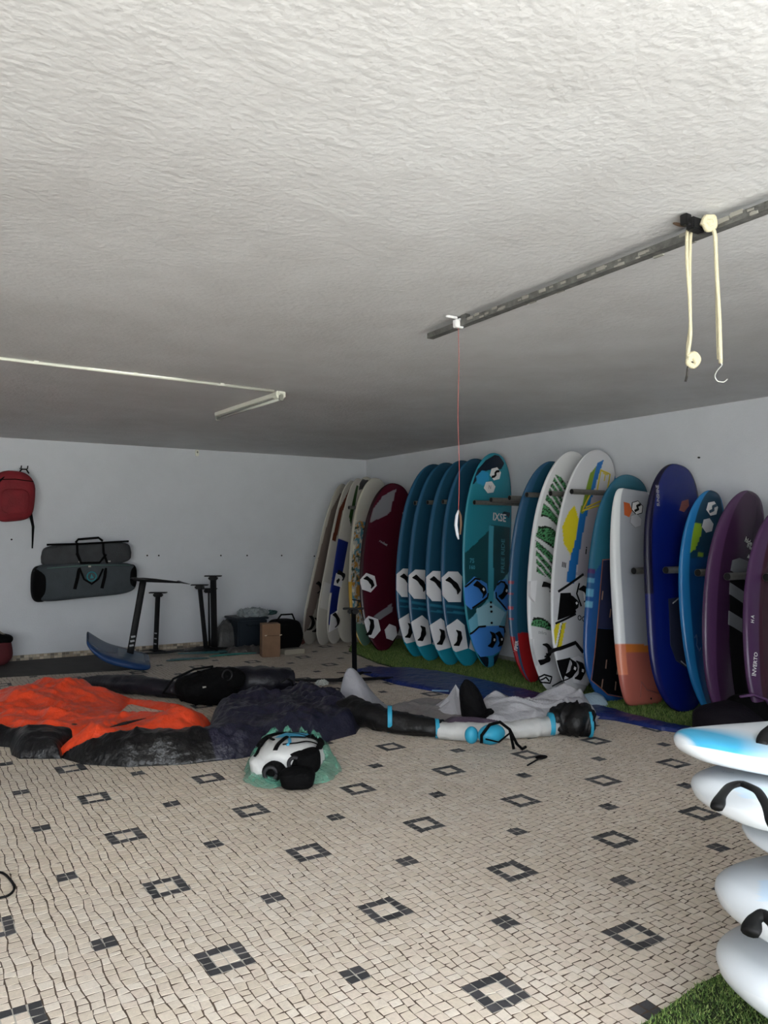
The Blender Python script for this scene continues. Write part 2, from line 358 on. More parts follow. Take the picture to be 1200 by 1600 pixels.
# outlines: widest point, tail exponents (p, q), nose exponents (p, q) of a superellipse
SHAPES = {'wind': (.50, 2.0, 1.9, 3.1, 2.2), 'sup': (.50, 4.2, 2.2, 4.0, 2.3), 'wave': (.48, 2.2, 1.9, 2.6, 2.0), 'blunt': (.52, 3.0, 9.0, 3.0, 9.0)}
class Board:
    def __init__(s, P0, P1, W, T, psi=0., rock=(.03, .13), shape='wind', nrm=None, ends=(.05, .13), deckflat=2.6):
        s.P0 = np.asarray(P0, float); s.P1 = np.asarray(P1, float); d = s.P1 - s.P0; s.L = np.linalg.norm(d); s.es = d / s.L
        if nrm is None:
            et = np.array([math.cos(psi), math.sin(psi), 0]); et -= s.es * (et @ s.es); et /= np.linalg.norm(et); s.et = et
            s.en = np.cross(s.et, s.es)
        else:
            en = np.asarray(nrm, float); en = en - s.es * (en @ s.es); s.en = en / np.linalg.norm(en); s.et = np.cross(s.es, s.en)
        s.W = W; s.T = T; s.rock = rock; s.shape = shape; s.ends = ends; s.df = deckflat
    def hw(s, u):
        u = np.clip(np.asarray(u, float), 0, 1); m, pt_, qt, pn, qn = SHAPES[s.shape]
        a = np.clip((m - u) / m, 0, 1); b = np.clip((u - m) / (1 - m), 0, 1)
        return s.W / 2 * (1 - a ** pt_) ** (1 / qt) * (1 - b ** pn) ** (1 / qn)
    def th(s, u):
        t = interp([0, .15, .45, .8, 1], [.55, .85, 1, .8, .38], np.clip(u, 0, 1))
        a = np.clip(u / .03, 0, 1); b = np.clip((1 - u) / .03, 0, 1)
        return s.T * t * np.sqrt(np.clip(1 - (1 - a) ** 2, 0, 1)) * np.sqrt(np.clip(1 - (1 - b) ** 2, 0, 1))
    def rk(s, u):
        c = np.clip
        return s.rock[0] * c((.25 - u) / .25, 0, 1) ** 2 + s.rock[1] * c((u - .5) / .5, 0, 1) ** 2 - .35 * (s.rock[0] + s.rock[1]) * 0
    def pt(s, u, t, n):
        u = np.asarray(u, float)[..., None]; return s.P0 + s.es * u * s.L + s.et * np.asarray(t)[..., None] + s.en * np.asarray(n)[..., None]
    def deck(s, u, t, lift=0.):
        """point on the deck at u and t metres across, lifted off the surface"""
        w = np.maximum(s.hw(u), 1e-4); c = np.clip(np.abs(t) / w, 0, .999); n = s.th(u) / 2 * (1 - c ** s.df) ** (1 / 2.2) + s.rk(u)
        return s.pt(u, t, n + lift)
    def hull(s, parent, colour, name='hull', Ns=170, Nd=44, Nb=14, mt=None):
        u = (1 - np.cos(np.linspace(0, math.pi, Ns))) / 2 * .25 + np.linspace(0, 1, Ns) * .75; u = np.clip(u, .0006, .9994)
        cd = np.sin(np.linspace(-math.pi / 2, math.pi / 2, Nd)) * .45 + np.linspace(-1, 1, Nd) * .55
        cb = np.linspace(1, -1, Nb)[1:-1]
        cc = np.concatenate([cd, cb]); top = np.concatenate([np.ones(Nd), -np.ones(Nb - 2)]); nr = len(cc)
        U, Cx = np.meshgrid(u, cc, indexing='ij'); S = np.broadcast_to(top, U.shape)
        ex = np.where(S > 0, s.df, 2.6)
        prof = (1 - np.minimum(np.abs(Cx), 1) ** ex) ** (1 / 2.2) * S
        t = Cx * s.hw(U); n = s.th(U) / 2 * prof + s.rk(U)
        V = s.pt(U, t, n).reshape(-1, 3)
        k = (np.arange(Ns - 1)[:, None] * nr + np.arange(nr)[None]); k2 = (np.arange(Ns - 1)[:, None] * nr + (np.arange(nr)[None] + 1) % nr)
        F = np.stack([k, k2, k2 + nr, k + nr], -1).reshape(-1, 4)
        F = F.tolist() + [list(range(nr))[::-1], [(Ns - 1) * nr + q for q in range(nr)]]
        c = colour(U, t / (s.W / 2), Cx, S)
        return mesh(name, V, F, mt or mat('board skin', rough=.26, attr=True, spec=.45), parent, cols=c.reshape(-1, 3), smooth=True)
    def patch(s, name, poly, m, parent, thick=.005, cell=.03, label=None):
        """a flat pad or print cut to poly [(u, v)] that follows the deck"""
        P = [(a, b * s.W / 2) for a, b in poly]
        bm = bmesh.new(); bm.faces.new([bm.verts.new((a * s.L, b, 0)) for a, b in P])
        lo = min(a for a, b in P) * s.L; hi = max(a for a, b in P) * s.L; l2 = min(b for a, b in P); h2 = max(b for a, b in P)
        q = lo + cell
        while q < hi: bmesh.ops.bisect_plane(bm, geom=bm.verts[:] + bm.edges[:] + bm.faces[:], plane_co=(q, 0, 0), plane_no=(1, 0, 0)); q += cell
        q = l2 + cell
        while q < h2: bmesh.ops.bisect_plane(bm, geom=bm.verts[:] + bm.edges[:] + bm.faces[:], plane_co=(0, q, 0), plane_no=(0, 1, 0)); q += cell
        bm.verts.index_update(); uv = np.array([v.co[:2] for v in bm.verts])
        f = [[v.index for v in g.verts] for g in bm.faces]; be = [(e.verts[0].index, e.verts[1].index) for e in bm.edges if len(e.link_faces) == 1]
        bm.free(); n = len(uv)
        uu = uv[:, 0] / s.L; tt = np.clip(uv[:, 1], -s.hw(uu) * .985, s.hw(uu) * .985)
        top = s.deck(uu, tt, thick); bot = s.deck(uu, tt, -.002)
        F = f + [(a, b, b + n, a + n) for a, b in be]
        o = mesh(name, np.concatenate([top, bot]), F, m, parent)
        if label: o['label'] = label
        return o
    def line(s, name, pts, r, m, parent, lift=.004, flat=.5, closed=False):
        P = [(a, b * s.W / 2) for a, b in pts]
        if closed: P.append(P[0])
        Q = []
        for (a, b), (c, d) in zip(P[:-1], P[1:]):
            for k in range(5): Q.append((a + (c - a) * k / 5, b + (d - b) * k / 5))
        Q.append(P[-1]); Q = np.array(Q)
        return MB().tube(s.deck(Q[:, 0], Q[:, 1], lift), r, 6, flat=flat, up=s.en).build(name, m, parent, smooth=True)
    def strap(s, a, b, parent, m=None, hgt=.06, wd=.028, name='foot_strap', badge=None):
        """foot strap arching off the deck between two (u, v) points"""
        a = np.array([a[0], a[1] * s.W / 2]); b = np.array([b[0], b[1] * s.W / 2]); k = 13
        q = np.linspace(0, 1, k); uv = a[None] * (1 - q)[:, None] + b[None] * q[:, None]
        P = s.deck(uv[:, 0], uv[:, 1], 0) + s.en * (hgt * np.sin(q * math.pi) ** .6)[:, None]
        ax = (P[-1] - P[0]); ax /= np.linalg.norm(ax); side = np.cross(ax, s.en); side /= np.linalg.norm(side)
        v = []; T = np.gradient(P, axis=0); T /= np.linalg.norm(T, axis=1)[:, None]
        for i in range(k):
            nn = np.cross(side, T[i]); wq = wd * (1 + .35 * math.cos(q[i] * 2 * math.pi) ** 2)
            v += [P[i] + side * wq + nn * .006, P[i] - side * wq + nn * .006, P[i] - side * wq - nn * .006, P[i] + side * wq - nn * .006]
        f = [(i * 4 + j, i * 4 + (j + 1) % 4, (i + 1) * 4 + (j + 1) % 4, (i + 1) * 4 + j) for i in range(k - 1) for j in range(4)] + [(3, 2, 1, 0), tuple((k - 1) * 4 + j for j in range(4))]
        o = mesh(name, v, f, m or mat('strap webbing', '#050506', .8, spec=.15), parent)
        if badge:
            v2 = [x + s.en * .002 for i in (5, 6, 7) for x in (P[i] + side * wd * .5 + s.en * .007, P[i] - side * wd * .5 + s.en * .007)]
            mesh('strap_badge', v2, [(0, 1, 3, 2), (2, 3, 5, 4)], badge, o)
        return o
    def text(s, body, u, v, size, m, parent, ang=0., name='lettering'):
        """raised print on the deck; ang turns it in the deck plane (0 reads across)"""
        cu = bpy.data.curves.new('t', 'FONT'); cu.body = body; cu.size = size; cu.align_x = 'CENTER'; cu.align_y = 'CENTER'; cu.resolution_u = 2; cu.offset = size * .02
        ob = bpy.data.objects.new('t', cu); me = ob.to_mesh(); vv = np.array([q.co[:] for q in me.vertices]).reshape(-1, 3); ff = [list(q.vertices) for q in me.polygons]
        ob.to_mesh_clear(); bpy.data.objects.remove(ob); bpy.data.curves.remove(cu)
        ca, sa = math.cos(ang), math.sin(ang); X = vv[:, 0] * ca - vv[:, 1] * sa; Y = vv[:, 0] * sa + vv[:, 1] * ca
        P = s.deck(u + Y / s.L, v * s.W / 2 + X, .003); return mesh(name, P, ff, m, parent)

def paint(base, rail, polys, railw=.9, bottom=None, fn=None):
    base, rail = np.array(col(base)), np.array(col(rail)); bottom = np.array(col(bottom)) if bottom else rail
    def f(U, v, Cx, S):
        c = np.broadcast_to(base, U.shape + (3,)).copy()
        for poly, k in polys:
            c[inpoly(U, v, poly)] = col(k)
        if fn: c = fn(c, U, v)
        r = np.abs(Cx) > railw; c[r & (S > 0)] = rail; c[S < 0] = bottom
        return c
    return f
def railed(pf, bands, rw=.86):
    """colour whole cross-section bands [(u0, u1, colour)] on rails and bottom"""
    def f(U, v, Cx, S):
        c = pf(U, v, Cx, S)
        for a, b, k in bands:
            m = (U >= a) & (U < b) & ((np.abs(Cx) > rw) | (S < 0)); c[m] = col(k)
        return c
    return f
def hexa(cu, cv, ru, rv, rot=0.):
    return [(cu + ru * math.sin(math.radians(60 * k + rot)), cv + rv * math.cos(math.radians(60 * k + rot))) for k in range(6)]
def conv(pts, u0, u1, cx, hw):
    """zoomed-photo measurements to board (u, v)"""
    return [((u0 - y) / (u0 - u1), (x - cx) / hw) for x, y in pts]

WH = mat('white pad foam', '#d5d5d8', .7); BKM = mat('black pad foam', '#060607', .85, spec=.15); BLK = mat('black print', '#060608', .7, spec=.2)
WHP = mat('white print', '#dcdcdc', .5); GRYP = mat('grey print', '#8f9094', .6); BLUPAD = mat('bright blue pad foam', '#3f86d8', .7)
RG = 'boards standing on edge of the turf along the right wall'
def stand(name, tail, nose, L, W, T, label, psi=0., z0=0.012, nose_at=None, cat='board', **k):
    P = onz(*tail, z0); N = reach(P, *nose, L) if nose_at is None else np.array(nose_at)
    b = Board(P, N, W, T, psi, **k); r = thing(name, (P[0], P[1], 0), label, cat, RG); return b, r

# -- teal windsurf board with blue pads
b, r = stand('windsurf_board', (759, 1043), (762, 710.5), 2.46, .80, .11, 'bright teal windsurf board with blue foot pads, right of the dark teal ones', psi=.12, rock=(.05, .13))
q = lambda p: conv(p, 1525, 45, 718, 185)
b.hull(r, paint('#2a8295', '#2f8ca0', [
    (q([(500, 800), (700, 590), (720, 545), (880, 545), (885, 860), (840, 900), (560, 1225), (480, 1230)]), '#1c4a52'),
    (q([(560, 1225), (885, 850), (885, 1240), (640, 1260), (590, 1290)]), '#6fb4cc'),
    (q([(620, 1130), (720, 1080), (850, 1150), (800, 1240), (640, 1250)]), '#9fd0e0'),
    (q([(545, 280), (560, 230), (640, 110), (700, 62), (740, 62), (785, 105), (765, 150), (690, 165), (640, 185), (600, 235), (575, 285)]), '#0c1a2c'),
    (q([(585, 230), (620, 182), (668, 190), (680, 240), (640, 285), (595, 275)]), '#2c8fc0'),
    (q([(700, 555), (742, 555), (745, 1080), (708, 1080)]), '#4aa6bf'),
    (q([(820, 440), (870, 440), (870, 480), (800, 455)]), '#0c2a34'),
    (q([(560, 1400), (720, 1460), (860, 1400), (800, 1560), (640, 1560)]), '#0e1f2c'),
    (q([(705, 1430), (745, 1430), (745, 1560), (700, 1560)]), '#2f86ab')], railw=.95), Ns=260, Nd=64)
b.patch('logo', hexa(.902, .02, .032, .24, 20), WHP, r, .002); b.line('logo', [(.918, .16), (.914, .05), (.905, .0), (.897, .03), (.888, -.03), (.884, -.13)], .014, BLK, r, lift=.003)
b.patch('logo', hexa(.835, -.17, .03, .24, 15), WHP, r, .002)
b.text('N', .835, -.17, .06, GRYP, r); b.text('IXSE', .70, .34, .125, WHP, r)
b.text('75', .485, -.72, .07, mat('teal print', '#3f98ac', .5), r); b.text('160', .455, -.72, .06, mat('teal print'), r)
b.text('FREE RIDE', .52, .55, .09, mat('teal print'), r, ang=math.pi / 2)
b.patch('foot_pad', q([(535, 990), (600, 912), (690, 955), (703, 1035), (585, 1135), (535, 1085)]), BLUPAD, r, .009)
b.patch('foot_pad', q([(755, 1000), (790, 930), (845, 915), (880, 970), (880, 1130), (850, 1140), (760, 1050)]), BLUPAD, r, .009)
b.patch('foot_pad', q([(575, 1310), (640, 1245), (830, 1240), (858, 1300), (822, 1400), (740, 1440), (650, 1450), (600, 1380)]), BLUPAD, r, .009)
for p in ([(545, 985), (605, 925), (640, 930)], [(700, 1020), (695, 1050), (590, 1125)], [(770, 960), (800, 935), (835, 940)], [(760, 1010), (765, 1050), (855, 1130)], [(585, 1300), (635, 1250), (685, 1245)], [(790, 1245), (835, 1250), (850, 1290)]):
    b.line('pad_border', q(p), .011, BLK, r, lift=.011)
badge = mat('white badge', '#e6e6e6', .4)
b.strap(*q([(605, 955), (672, 1040)]), r, badge=badge); b.strap(*q([(840, 945), (795, 1050)]), r, badge=badge)
b.strap(*q([(735, 1285), (715, 1385)]), r, badge=badge, hgt=.05); b.strap(*q([(775, 1285), (795, 1380)]), r, badge=badge, hgt=.05)
for p in ((727, 1082), (728, 1112), (732, 1145), (735, 1222)):
    b.patch('mast_track', hexa(*q([p])[0], .006, .05), BLK, r, .003)

# -- four dark teal windsurf boards
for tl_, ns_, lab in (((726, 1041.5), (737, 721), 'fourth dark teal windsurf board, nearest the bright teal board, its pads showing widest'),
                      ((699, 1040), (717, 724), 'third of four dark teal windsurf boards counted from the maroon board'),
                      ((668, 1033), (693, 727), 'second of four dark teal windsurf boards counted from the maroon board'),
                      ((648, 1027), (674, 729), 'first dark teal windsurf board, standing next to the maroon board')):
    b, r = stand('windsurf_board', tl_, ns_, 2.45, .80, .10, lab, rock=(.04, .14))
    r['group'] = 'four dark teal windsurf boards'
    q = lambda p: conv(p, 1518, 100, 590, 190)
    b.hull(r, railed(paint('#1c4258', '#245474', [
        (q([(400, 1400), (800, 1400), (800, 1560), (400, 1560)]), '#1e8296'),
        (q([(380, 1130), (800, 1130), (800, 1140), (380, 1150)]), '#2a6a84'), (q([(380, 1170), (800, 1160), (800, 1172), (380, 1185)]), '#2a6a84')]), [(0, .09, '#1e8fa6')]))
    for sg in (1, -1):
        fp = q([(398, 1050), (400, 960), (440, 908), (500, 900), (530, 930), (530, 1100), (450, 1110)])
        rp = q([(435, 1380), (425, 1290), (510, 1215), (560, 1250), (585, 1400), (510, 1430)])
        b.patch('foot_pad', [(a, c * sg) for a, c in fp], WH, r, .009); b.patch('foot_pad', [(a, c * sg) for a, c in rp], WH, r, .009)
        s1 = q([(435, 955), (515, 1040)]); s2 = q([(520, 1290), (510, 1390)])
        b.strap(*[(a, c * sg) for a, c in s1], r, hgt=.05, wd=.024); b.strap(*[(a, c * sg) for a, c in s2], r, hgt=.05, wd=.024)

# -- maroon board
b, r = stand('windsurf_board', (594, 1018), (611.5, 759), 2.25, .80, .10, 'maroon windsurf board with grey wedge near the nose and white hexagon pads')
q = lambda p: conv(p, 1340, 250, 640, 170)
b.hull(r, paint('#44101f', '#2a0a14', [
    (q([(500, 540), (515, 440), (560, 350), (640, 285), (620, 440), (600, 470)]), '#77767c'),
    (q([(570, 1130), (685, 1030), (690, 1080), (610, 1150)]), '#77767c'), (q([(705, 430), (760, 400), (760, 480), (735, 470)]), '#cfcfcf'),
    (q([(700, 445), (760, 425), (760, 440), (715, 460)]), '#16161a')]))
for cx_, cy2, rr in ((523, 925, 52), (560, 1200, 60), (690, 1215, 45)):
    b.patch('foot_pad', [(u_, v_) for u_, v_ in q([(cx_ + rr * math.cos(math.radians(a)) , cy2 + 1.2 * rr * math.sin(math.radians(a))) for a in range(10, 370, 60)])], WH, r, .009)
b.strap(*q([(500, 895), (550, 950)]), r, wd=.022); b.strap(*q([(555, 1150), (550, 1250)]), r, wd=.024); b.text('rocket', .63, -.25, .05, GRYP, r, ang=-.3)

# -- boards crowded into the corner
b, r = stand('windsurf_board', (481, 1007), (537, 757), 2.36, .62, .06, 'old white windsurf board with worn grey-brown deck, leftmost in the corner', psi=.55, z0=.002, rock=(.0, .02), shape='sup')
q = lambda p: conv(p, 1300, 275, 0, 1)
b.hull(r, paint('#b3aea4', '#b9b5ab', [([(.05, -.70), (.15, -.82), (.5, -.88), (.8, -.75), (.93, -.3), (.95, .2), (.8, .5), (.5, .55), (.36, .4), (.33, -.1), (.2, -.2), (.08, -.4)], '#7c6f68'),
    ([(.45, .0), (.55, -.1), (.6, .05), (.5, .2)], '#94877f')]))
b.strap((.36, -.55), (.31, -.25), r, wd=.025); b.strap((.37, .1), (.34, .42), r, wd=.025); b.strap((.16, -.45), (.08, -.35), r, wd=.03); b.strap((.16, .05), (.08, .12), r, wd=.03)
MB().add(b.pt(np.array([.01, .08, .02, -.07, .01, .08, .02, -.07]), np.array([-.01] * 4 + [.0] * 4), np.array([-.04, -.04, -.09, -.24] * 2)),
         [(0, 1, 2, 3), (7, 6, 5, 4), (0, 4, 5, 1), (1, 5, 6, 2), (2, 6, 7, 3), (3, 7, 4, 0)]).build('fin', mat('worn red fin', '#6c4038', .5), r)
b, r = stand('windsurf_board', (503, 1008), (550, 752), 2.38, .58, .06, 'white windsurf board directly right of the leftmost worn one in the corner', psi=.5, z0=.002, rock=(.0, .03), shape='sup')
b.hull(r, paint('#b5b1a8', '#b9b5ac', [([(.6, -.9), (.8, -.8), (.97, -.2), (.96, .1), (.8, -.5), (.6, -.6)], '#5a2a1c'), ([(.2, -1), (.35, -1), (.35, 1), (.2, 1)], '#c8c6c2')]))
b.strap((.40, -.3), (.36, .1), r, wd=.03)
b, r = stand('windsurf_board', (520, 1006), (560, 748), 2.40, .58, .06, 'white board with green nose stripe and dark blue tail in the corner', psi=.5, z0=.002, rock=(.0, .03), shape='sup')
b.hull(r, railed(paint('#bdbab3', '#b5b2aa', [([(.75, -.5), (.95, -.3), (.95, -.05), (.7, -.2)], '#2c4a22'), ([(.1, -1), (.6, -1), (.6, -.2), (.3, .6), (.1, .6)], '#14246a')]), [(.28, .6, '#14246a')]))
b.patch('foot_pad', [(.33, -.85), (.40, -.8), (.42, -.2), (.33, -.1)], WH, r, .008); b.patch('foot_pad', [(.06, -.6), (.16, -.7), (.2, -.1), (.1, .1)], WH, r, .008)
b.strap((.41, -.7), (.38, -.2), r, wd=.025); b.strap((.17, -.5), (.1, -.1), r, wd=.025)
b, r = stand('windsurf_board', (541, 1004), (572, 746), 2.42, .58, .06, 'white board with thin dark line at its nose, behind the picture-printed board', psi=.3, z0=.002, rock=(.0, .05), shape='sup')
b.hull(r, paint('#b5b1a7', '#b0aca2', [([(.9, -.6), (.97, -.6), (.985, .3), (.95, .3)], '#2a2a2c')]))
# picture-print board
b, r = stand('windsurf_board', (567, 1010), (584, 750), 2.40, .62, .09, 'windsurf board printed with orange and blue pictures, yellow right rail, left of the maroon board', rock=(.04, .1), shape='wind')
def art(c, U, v):
    n = fbm(U * 26, v * 7 + 5, 4); n2 = fbm(U * 40 + 7, v * 9, 3); z = (U > .12) & (U < .72)
    c = c.copy(); c[z & (n > .55)] = col('#a5793c'); c[z & (n2 > .62)] = col('#4f7f8f'); c[z & (n < .36)] = col('#d2cdb9'); c[z & (n2 < .33)] = col('#3c4a40')
    return c
b.hull(r, railed(paint('#a9a79f', '#b9b6a8', [([(.78, .2), (.9, .2), (.93, .45), (.8, .6)], '#a08a4a'), ([(.0, -1), (.12, -1), (.12, 1), (0, 1)], '#5d7d6c')], fn=art), [(0, .35, '#c09a3a')]))
MB().box(b.deck(np.array(.25), np.array(-.16), .008), (.16, .012, .012), ax=[b.et, b.es, b.en]).build('handle', BLK, r)

# -- blue board with red tail
b, r = stand('windsurf_board', (826, 1066), (852, 725), 2.30, .72, .11, 'blue board with red tail, half hidden behind the green and white zebra-print board', psi=-.1, rock=(.05, .16))
b.hull(r, railed(paint('#1d4a60', '#2b5577', [([(0, -1), (.2, -1), (.24, 1), (0, 1)], '#9c1e22')], railw=.75), [(0, .19, '#9a1c22'), (.26, .27, '#8a3a4a'), (.31, .32, '#8a3a4a'), (.37, .38, '#7a3a4a'), (.42, .43, '#7a3a4a')]))
b.text('VIPER', .15, -.60, .045, WHP, r, ang=math.pi / 2)

# -- green and black zebra print board
b, r = stand('windsurf_board', (856, 1081), (883, 711.5), 2.40, .76, .11, 'white windsurf board with green and black leaf-like zebra stripes', rock=(.05, .16), shape='wind')
def zebra(c, U, v):
    c = c.copy(); w1 = np.sin(U * 135 + 16 * v + 5 * np.sin(v * 2.6 + U * 17) + 6 * (v + .25) ** 2) - .1 + .0 * U; n = vnoise(U * 300, v * 90)
    z = inpoly(U, v, [(.88, -.6), (.86, .0), (.80, .5), (.55, .6), (.44, -.1), (.46, -.78), (.60, -.9), (.75, -.8)])
    z2 = inpoly(U, v, [(.285, -.75), (.28, -.2), (.24, 0), (.245, -.8)])
    e = w1 > -.6; i_ = w1 > -.15; c[(z | z2) & e] = col('#20281f'); c[(z | z2) & i_ & (n > .38)] = col('#4d8a5c')
    return c
b.hull(r, paint('#c9cacc', '#dcdee0', [], fn=zebra, railw=.93), Ns=300, Nd=60)
q = lambda p: conv(p, 1455, 80, 300, 185)
b.strap(*q([(195, 880), (245, 900)]), r, wd=.02); b.strap(*q([(235, 1205), (250, 1270)]), r, wd=.02); b.strap(*q([(255, 1265), (212, 1310)]), r, wd=.02)
b.line('logo', q([(215, 1390), (240, 1370), (285, 1375), (275, 1410), (230, 1412), (215, 1390)]), .008, BLK, r); b.line('logo', q([(230, 1400), (250, 1382), (270, 1400)]), .008, BLK, r)
b.text('zebra', .225, -.45, .045, mat('grey print'), r)
for sp_ in ([(118, 880), (118, 960), (150, 990), (150, 870)], [(120, 1200), (140, 1310), (180, 1330), (165, 1190)]):
    b.patch('foot_pad', q(sp_), WH, r, .03, label='thick white side pad')

# -- yellow, blue and white board
b, r = stand('windsurf_board', (892, 1087), (924, 709), 2.42, .78, .11, 'white windsurf board with yellow and blue stripes and black pads', rock=(.05, .14))
q = lambda p: conv(p, 1435, 70, 425, 185)
b.hull(r, paint('#bfc0c4', '#d6d8da', [
    (q([(385, 320), (500, 320), (500, 560), (450, 790), (370, 800)]), '#a3a0aa'),
    (q([(405, 150), (440, 118), (425, 220), (392, 470), (362, 850), (312, 850), (335, 600), (350, 450), (375, 300)]), '#2467a8'),
    (q([(372, 220), (400, 170), (395, 330), (370, 460), (350, 450)]), '#6f8a2c'),
    (q([(262, 560), (285, 470), (312, 425), (347, 490), (342, 640), (325, 700), (280, 650)]), '#cfc02a'),
    (q([(545, 130), (580, 150), (540, 330), (505, 450), (512, 330)]), '#2467a8'),
    (q([(285, 1075), (336, 1070), (322, 1215), (262, 1220)]), '#cfc02a'),
    (q([(303, 1075), (312, 1075), (300, 1218), (292, 1218)]), '#d6d8da'),
    (q([(312, 1075), (316, 1075), (305, 1218), (301, 1218)]), '#2c3a3c')], railw=.96), Ns=300, Nd=64)
YEL = mat('yellow print', '#c2ac2c', .5)
b.line('stripe', q([(432, 182), (498, 182), (498, 300), (520, 340), (360, 440), (395, 330), (432, 300), (432, 182)]), .010, YEL, r, lift=.002)
b.line('stripe', q([(380, 415), (512, 315)]), .009, YEL, r, lift=.002)
b.text('T', .895, .22, .11, YEL, r)
b.line('pad_border', q([(275, 915), (410, 785)]), .012, BLK, r); b.line('pad_border', q([(280, 1085), (385, 1010)]), .010, BLK, r)
b.patch('foot_pad', q([(288, 920), (340, 905), (385, 1000), (370, 1015), (288, 1065)]), BKM, r, .01)
b.line('pad_border', q([(262, 1240), (400, 1160), (450, 1200)]), .018, BLK, r)
b.patch('foot_pad', q([(280, 1285), (372, 1245), (345, 1370), (292, 1405)]), BKM, r, .01)
b.patch('foot_pad', q([(415, 850), (450, 830), (540, 900), (520, 1010), (450, 1000)]), WH, r, .01); b.patch('foot_pad', q([(380, 1250), (420, 1225), (540, 1260), (520, 1370), (400, 1370)]), WH, r, .01)
b.line('pad_border', q([(390, 840), (380, 900), (415, 960)]), .010, BLK, r)
b.strap(*q([(405, 860), (445, 920)]), r, badge=badge); b.strap(*q([(335, 930), (375, 990)]), r, wd=.024, badge=badge)
b.strap(*q([(385, 1255), (365, 1345)]), r, badge=badge); b.strap(*q([(425, 1255), (420, 1350)]), r, badge=badge)
b.line('stripe', q([(285, 1410), (380, 1350)]), .006, BLK, r); b.text('OO', .30, .0, .07, BLK, r); b.text('III', .49, -.72, .07, BLK, r)
b.text('i', .575, -.05, .11, BLK, r); b.text('carve 121', .57, .12, .05, mat('grey print'), r, ang=math.pi / 2)

# -- blue-teal paddle board with navy deck pad
b, r = stand('paddle_board', (949, 1096), (974, 747), 2.12, .76, .14, 'wide teal-blue board with navy and black deck pad edged in orange', rock=(.03, .12), shape='sup')
q = lambda p: conv(p, 1440, 105, 225, 172)
b.hull(r, railed(paint('#2a6074', '#28607a', [
    (q([(40, 830), (110, 650), (240, 590), (420, 560), (420, 1560), (40, 1560)]), '#1f4a80')], railw=.88, bottom='#1f4a70'),
    [(0, .37, '#1d4b86'), (.37, .40, '#5c9ab8'), (.40, .42, '#1d4b86'), (.42, .45, '#4f8fb0'), (.45, .48, '#20507c'), (.48, .50, '#4c86a4'), (.50, .52, '#24406c'), (.52, .54, '#3c2c5c')]))
b.patch('deck_pad', q([(108, 660), (205, 622), (345, 640), (345, 1010), (108, 1050)]), mat('navy pad foam', '#10183a', .8), r, .007)
b.patch('deck_pad', q([(108, 1052), (345, 1012), (345, 1400), (190, 1400), (108, 1340)]), mat('near black pad foam', '#040509', .9, spec=.15), r, .007)
b.line('pad_border', q([(105, 655), (205, 617), (350, 636), (350, 1405), (190, 1405), (105, 1343)]), .005, mat('orange-brown print', '#7a4a3a', .6), r, lift=.006, closed=True)
for p in ((118, 860), (168, 950), (168, 1240), (235, 1260), (155, 1350), (230, 1350), (240, 760), (240, 880)):
    b.line('pad_mark', q([(p[0], p[1] - 25), (p[0] - 2, p[1] + 25)]), .008, mat('tan print', '#7c6152', .6), r, lift=.009)
b.patch('logo', q([(190, 1030), (215, 1005), (250, 1040), (215, 1060)]), mat('peach print', '#c08a68', .6), r, .009)

# -- white and orange foil board
b, r = stand('foil_board', (1003, 1102), (980, 768), 1.93, .60, .15, 'white foil board with salmon-orange tail, hexagon logos and squared ends', rock=(.02, .08), shape='blunt', ends=(.012, .02), deckflat=6)
q = lambda p: conv(p, 1490, 195, 350, 135)
b.hull(r, railed(paint('#a2a6ae', '#e3e6e8', [(q([(100, 1128), (600, 1160), (600, 1600), (100, 1600)]), '#b8695c'), (q([(100, 1125), (600, 1150), (600, 1195), (100, 1175)]), '#d07a3a')], railw=.80, bottom='#d8dadc'),
    [(0, .14, '#b8695c'), (.14, .275, '#e0896a')], rw=.8))
b.patch('logo', q([(272, 285), (305, 290), (318, 335), (300, 375), (272, 365)]), mat('orange print', '#b5582a', .6), r, .002)
b.patch('logo', hexa(*q([(350, 310)])[0], .036, .29, 20), BLK, r, .002); b.patch('logo', hexa(*q([(350, 310)])[0], .032, .25, 20), WHP, r, .0035); u_, v_ = q([(350, 310)])[0]; b.line('logo', [(u_ + .018, v_ + .14), (u_ + .008, v_ - .02), (u_ - .006, v_ + .04), (u_ - .018, v_ - .13)], .012, BLK, r, lift=.005)
b.patch('logo', hexa(*q([(340, 392)])[0], .036, .29, 20), mat('grey print'), r, .002); b.patch('logo', hexa(*q([(340, 392)])[0], .032, .26, 20), mat('pale grey print', '#b6b9c0', .6), r, .0035)
MB().tube([b.deck(np.array(.03), np.array(.05), .001), b.deck(np.array(.03), np.array(.05), .004)], .009, 10).build('vent_plug', BLK, r)
b.line('stripe', q([(310, 1440), (320, 1350), (350, 1400), (470, 1440)]), .006, mat('dark salmon', '#9c5850', .6), r, lift=.002)

# -- navy paddle board
b, r = stand('paddle_board', (1063, 1113), (1042, 730), 2.15, .76, .15, 'tall navy blue soft board with dark deck pad and black rails', rock=(.03, .12), shape='sup', deckflat=4)
q = lambda p: conv(p, 1535, 40, 570, 175)
b.hull(r, railed(paint('#0a1a62', '#12102e', [], railw=.86, bottom='#0d0d2c'), [(0, .45, '#141a58')]))
b.patch('deck_pad', q([(490, 880), (600, 850), (700, 870), (700, 1285), (600, 1290), (520, 1240), (490, 1150)]), mat('midnight pad foam', '#0a1430', .85), r, .007)
b.line('pad_border', q([(545, 1240), (600, 1285), (700, 1285)]), .006, mat('grey print'), r, lift=.008); b.line('handle_cord', q([(510, 905), (560, 860)]), .006, mat('grey print'), r, lift=.01)
b.patch('logo', q([(570, 330), (585, 270), (625, 250), (630, 290), (600, 335)]), mat('dull orange print', '#7c4a48', .6), r, .002)
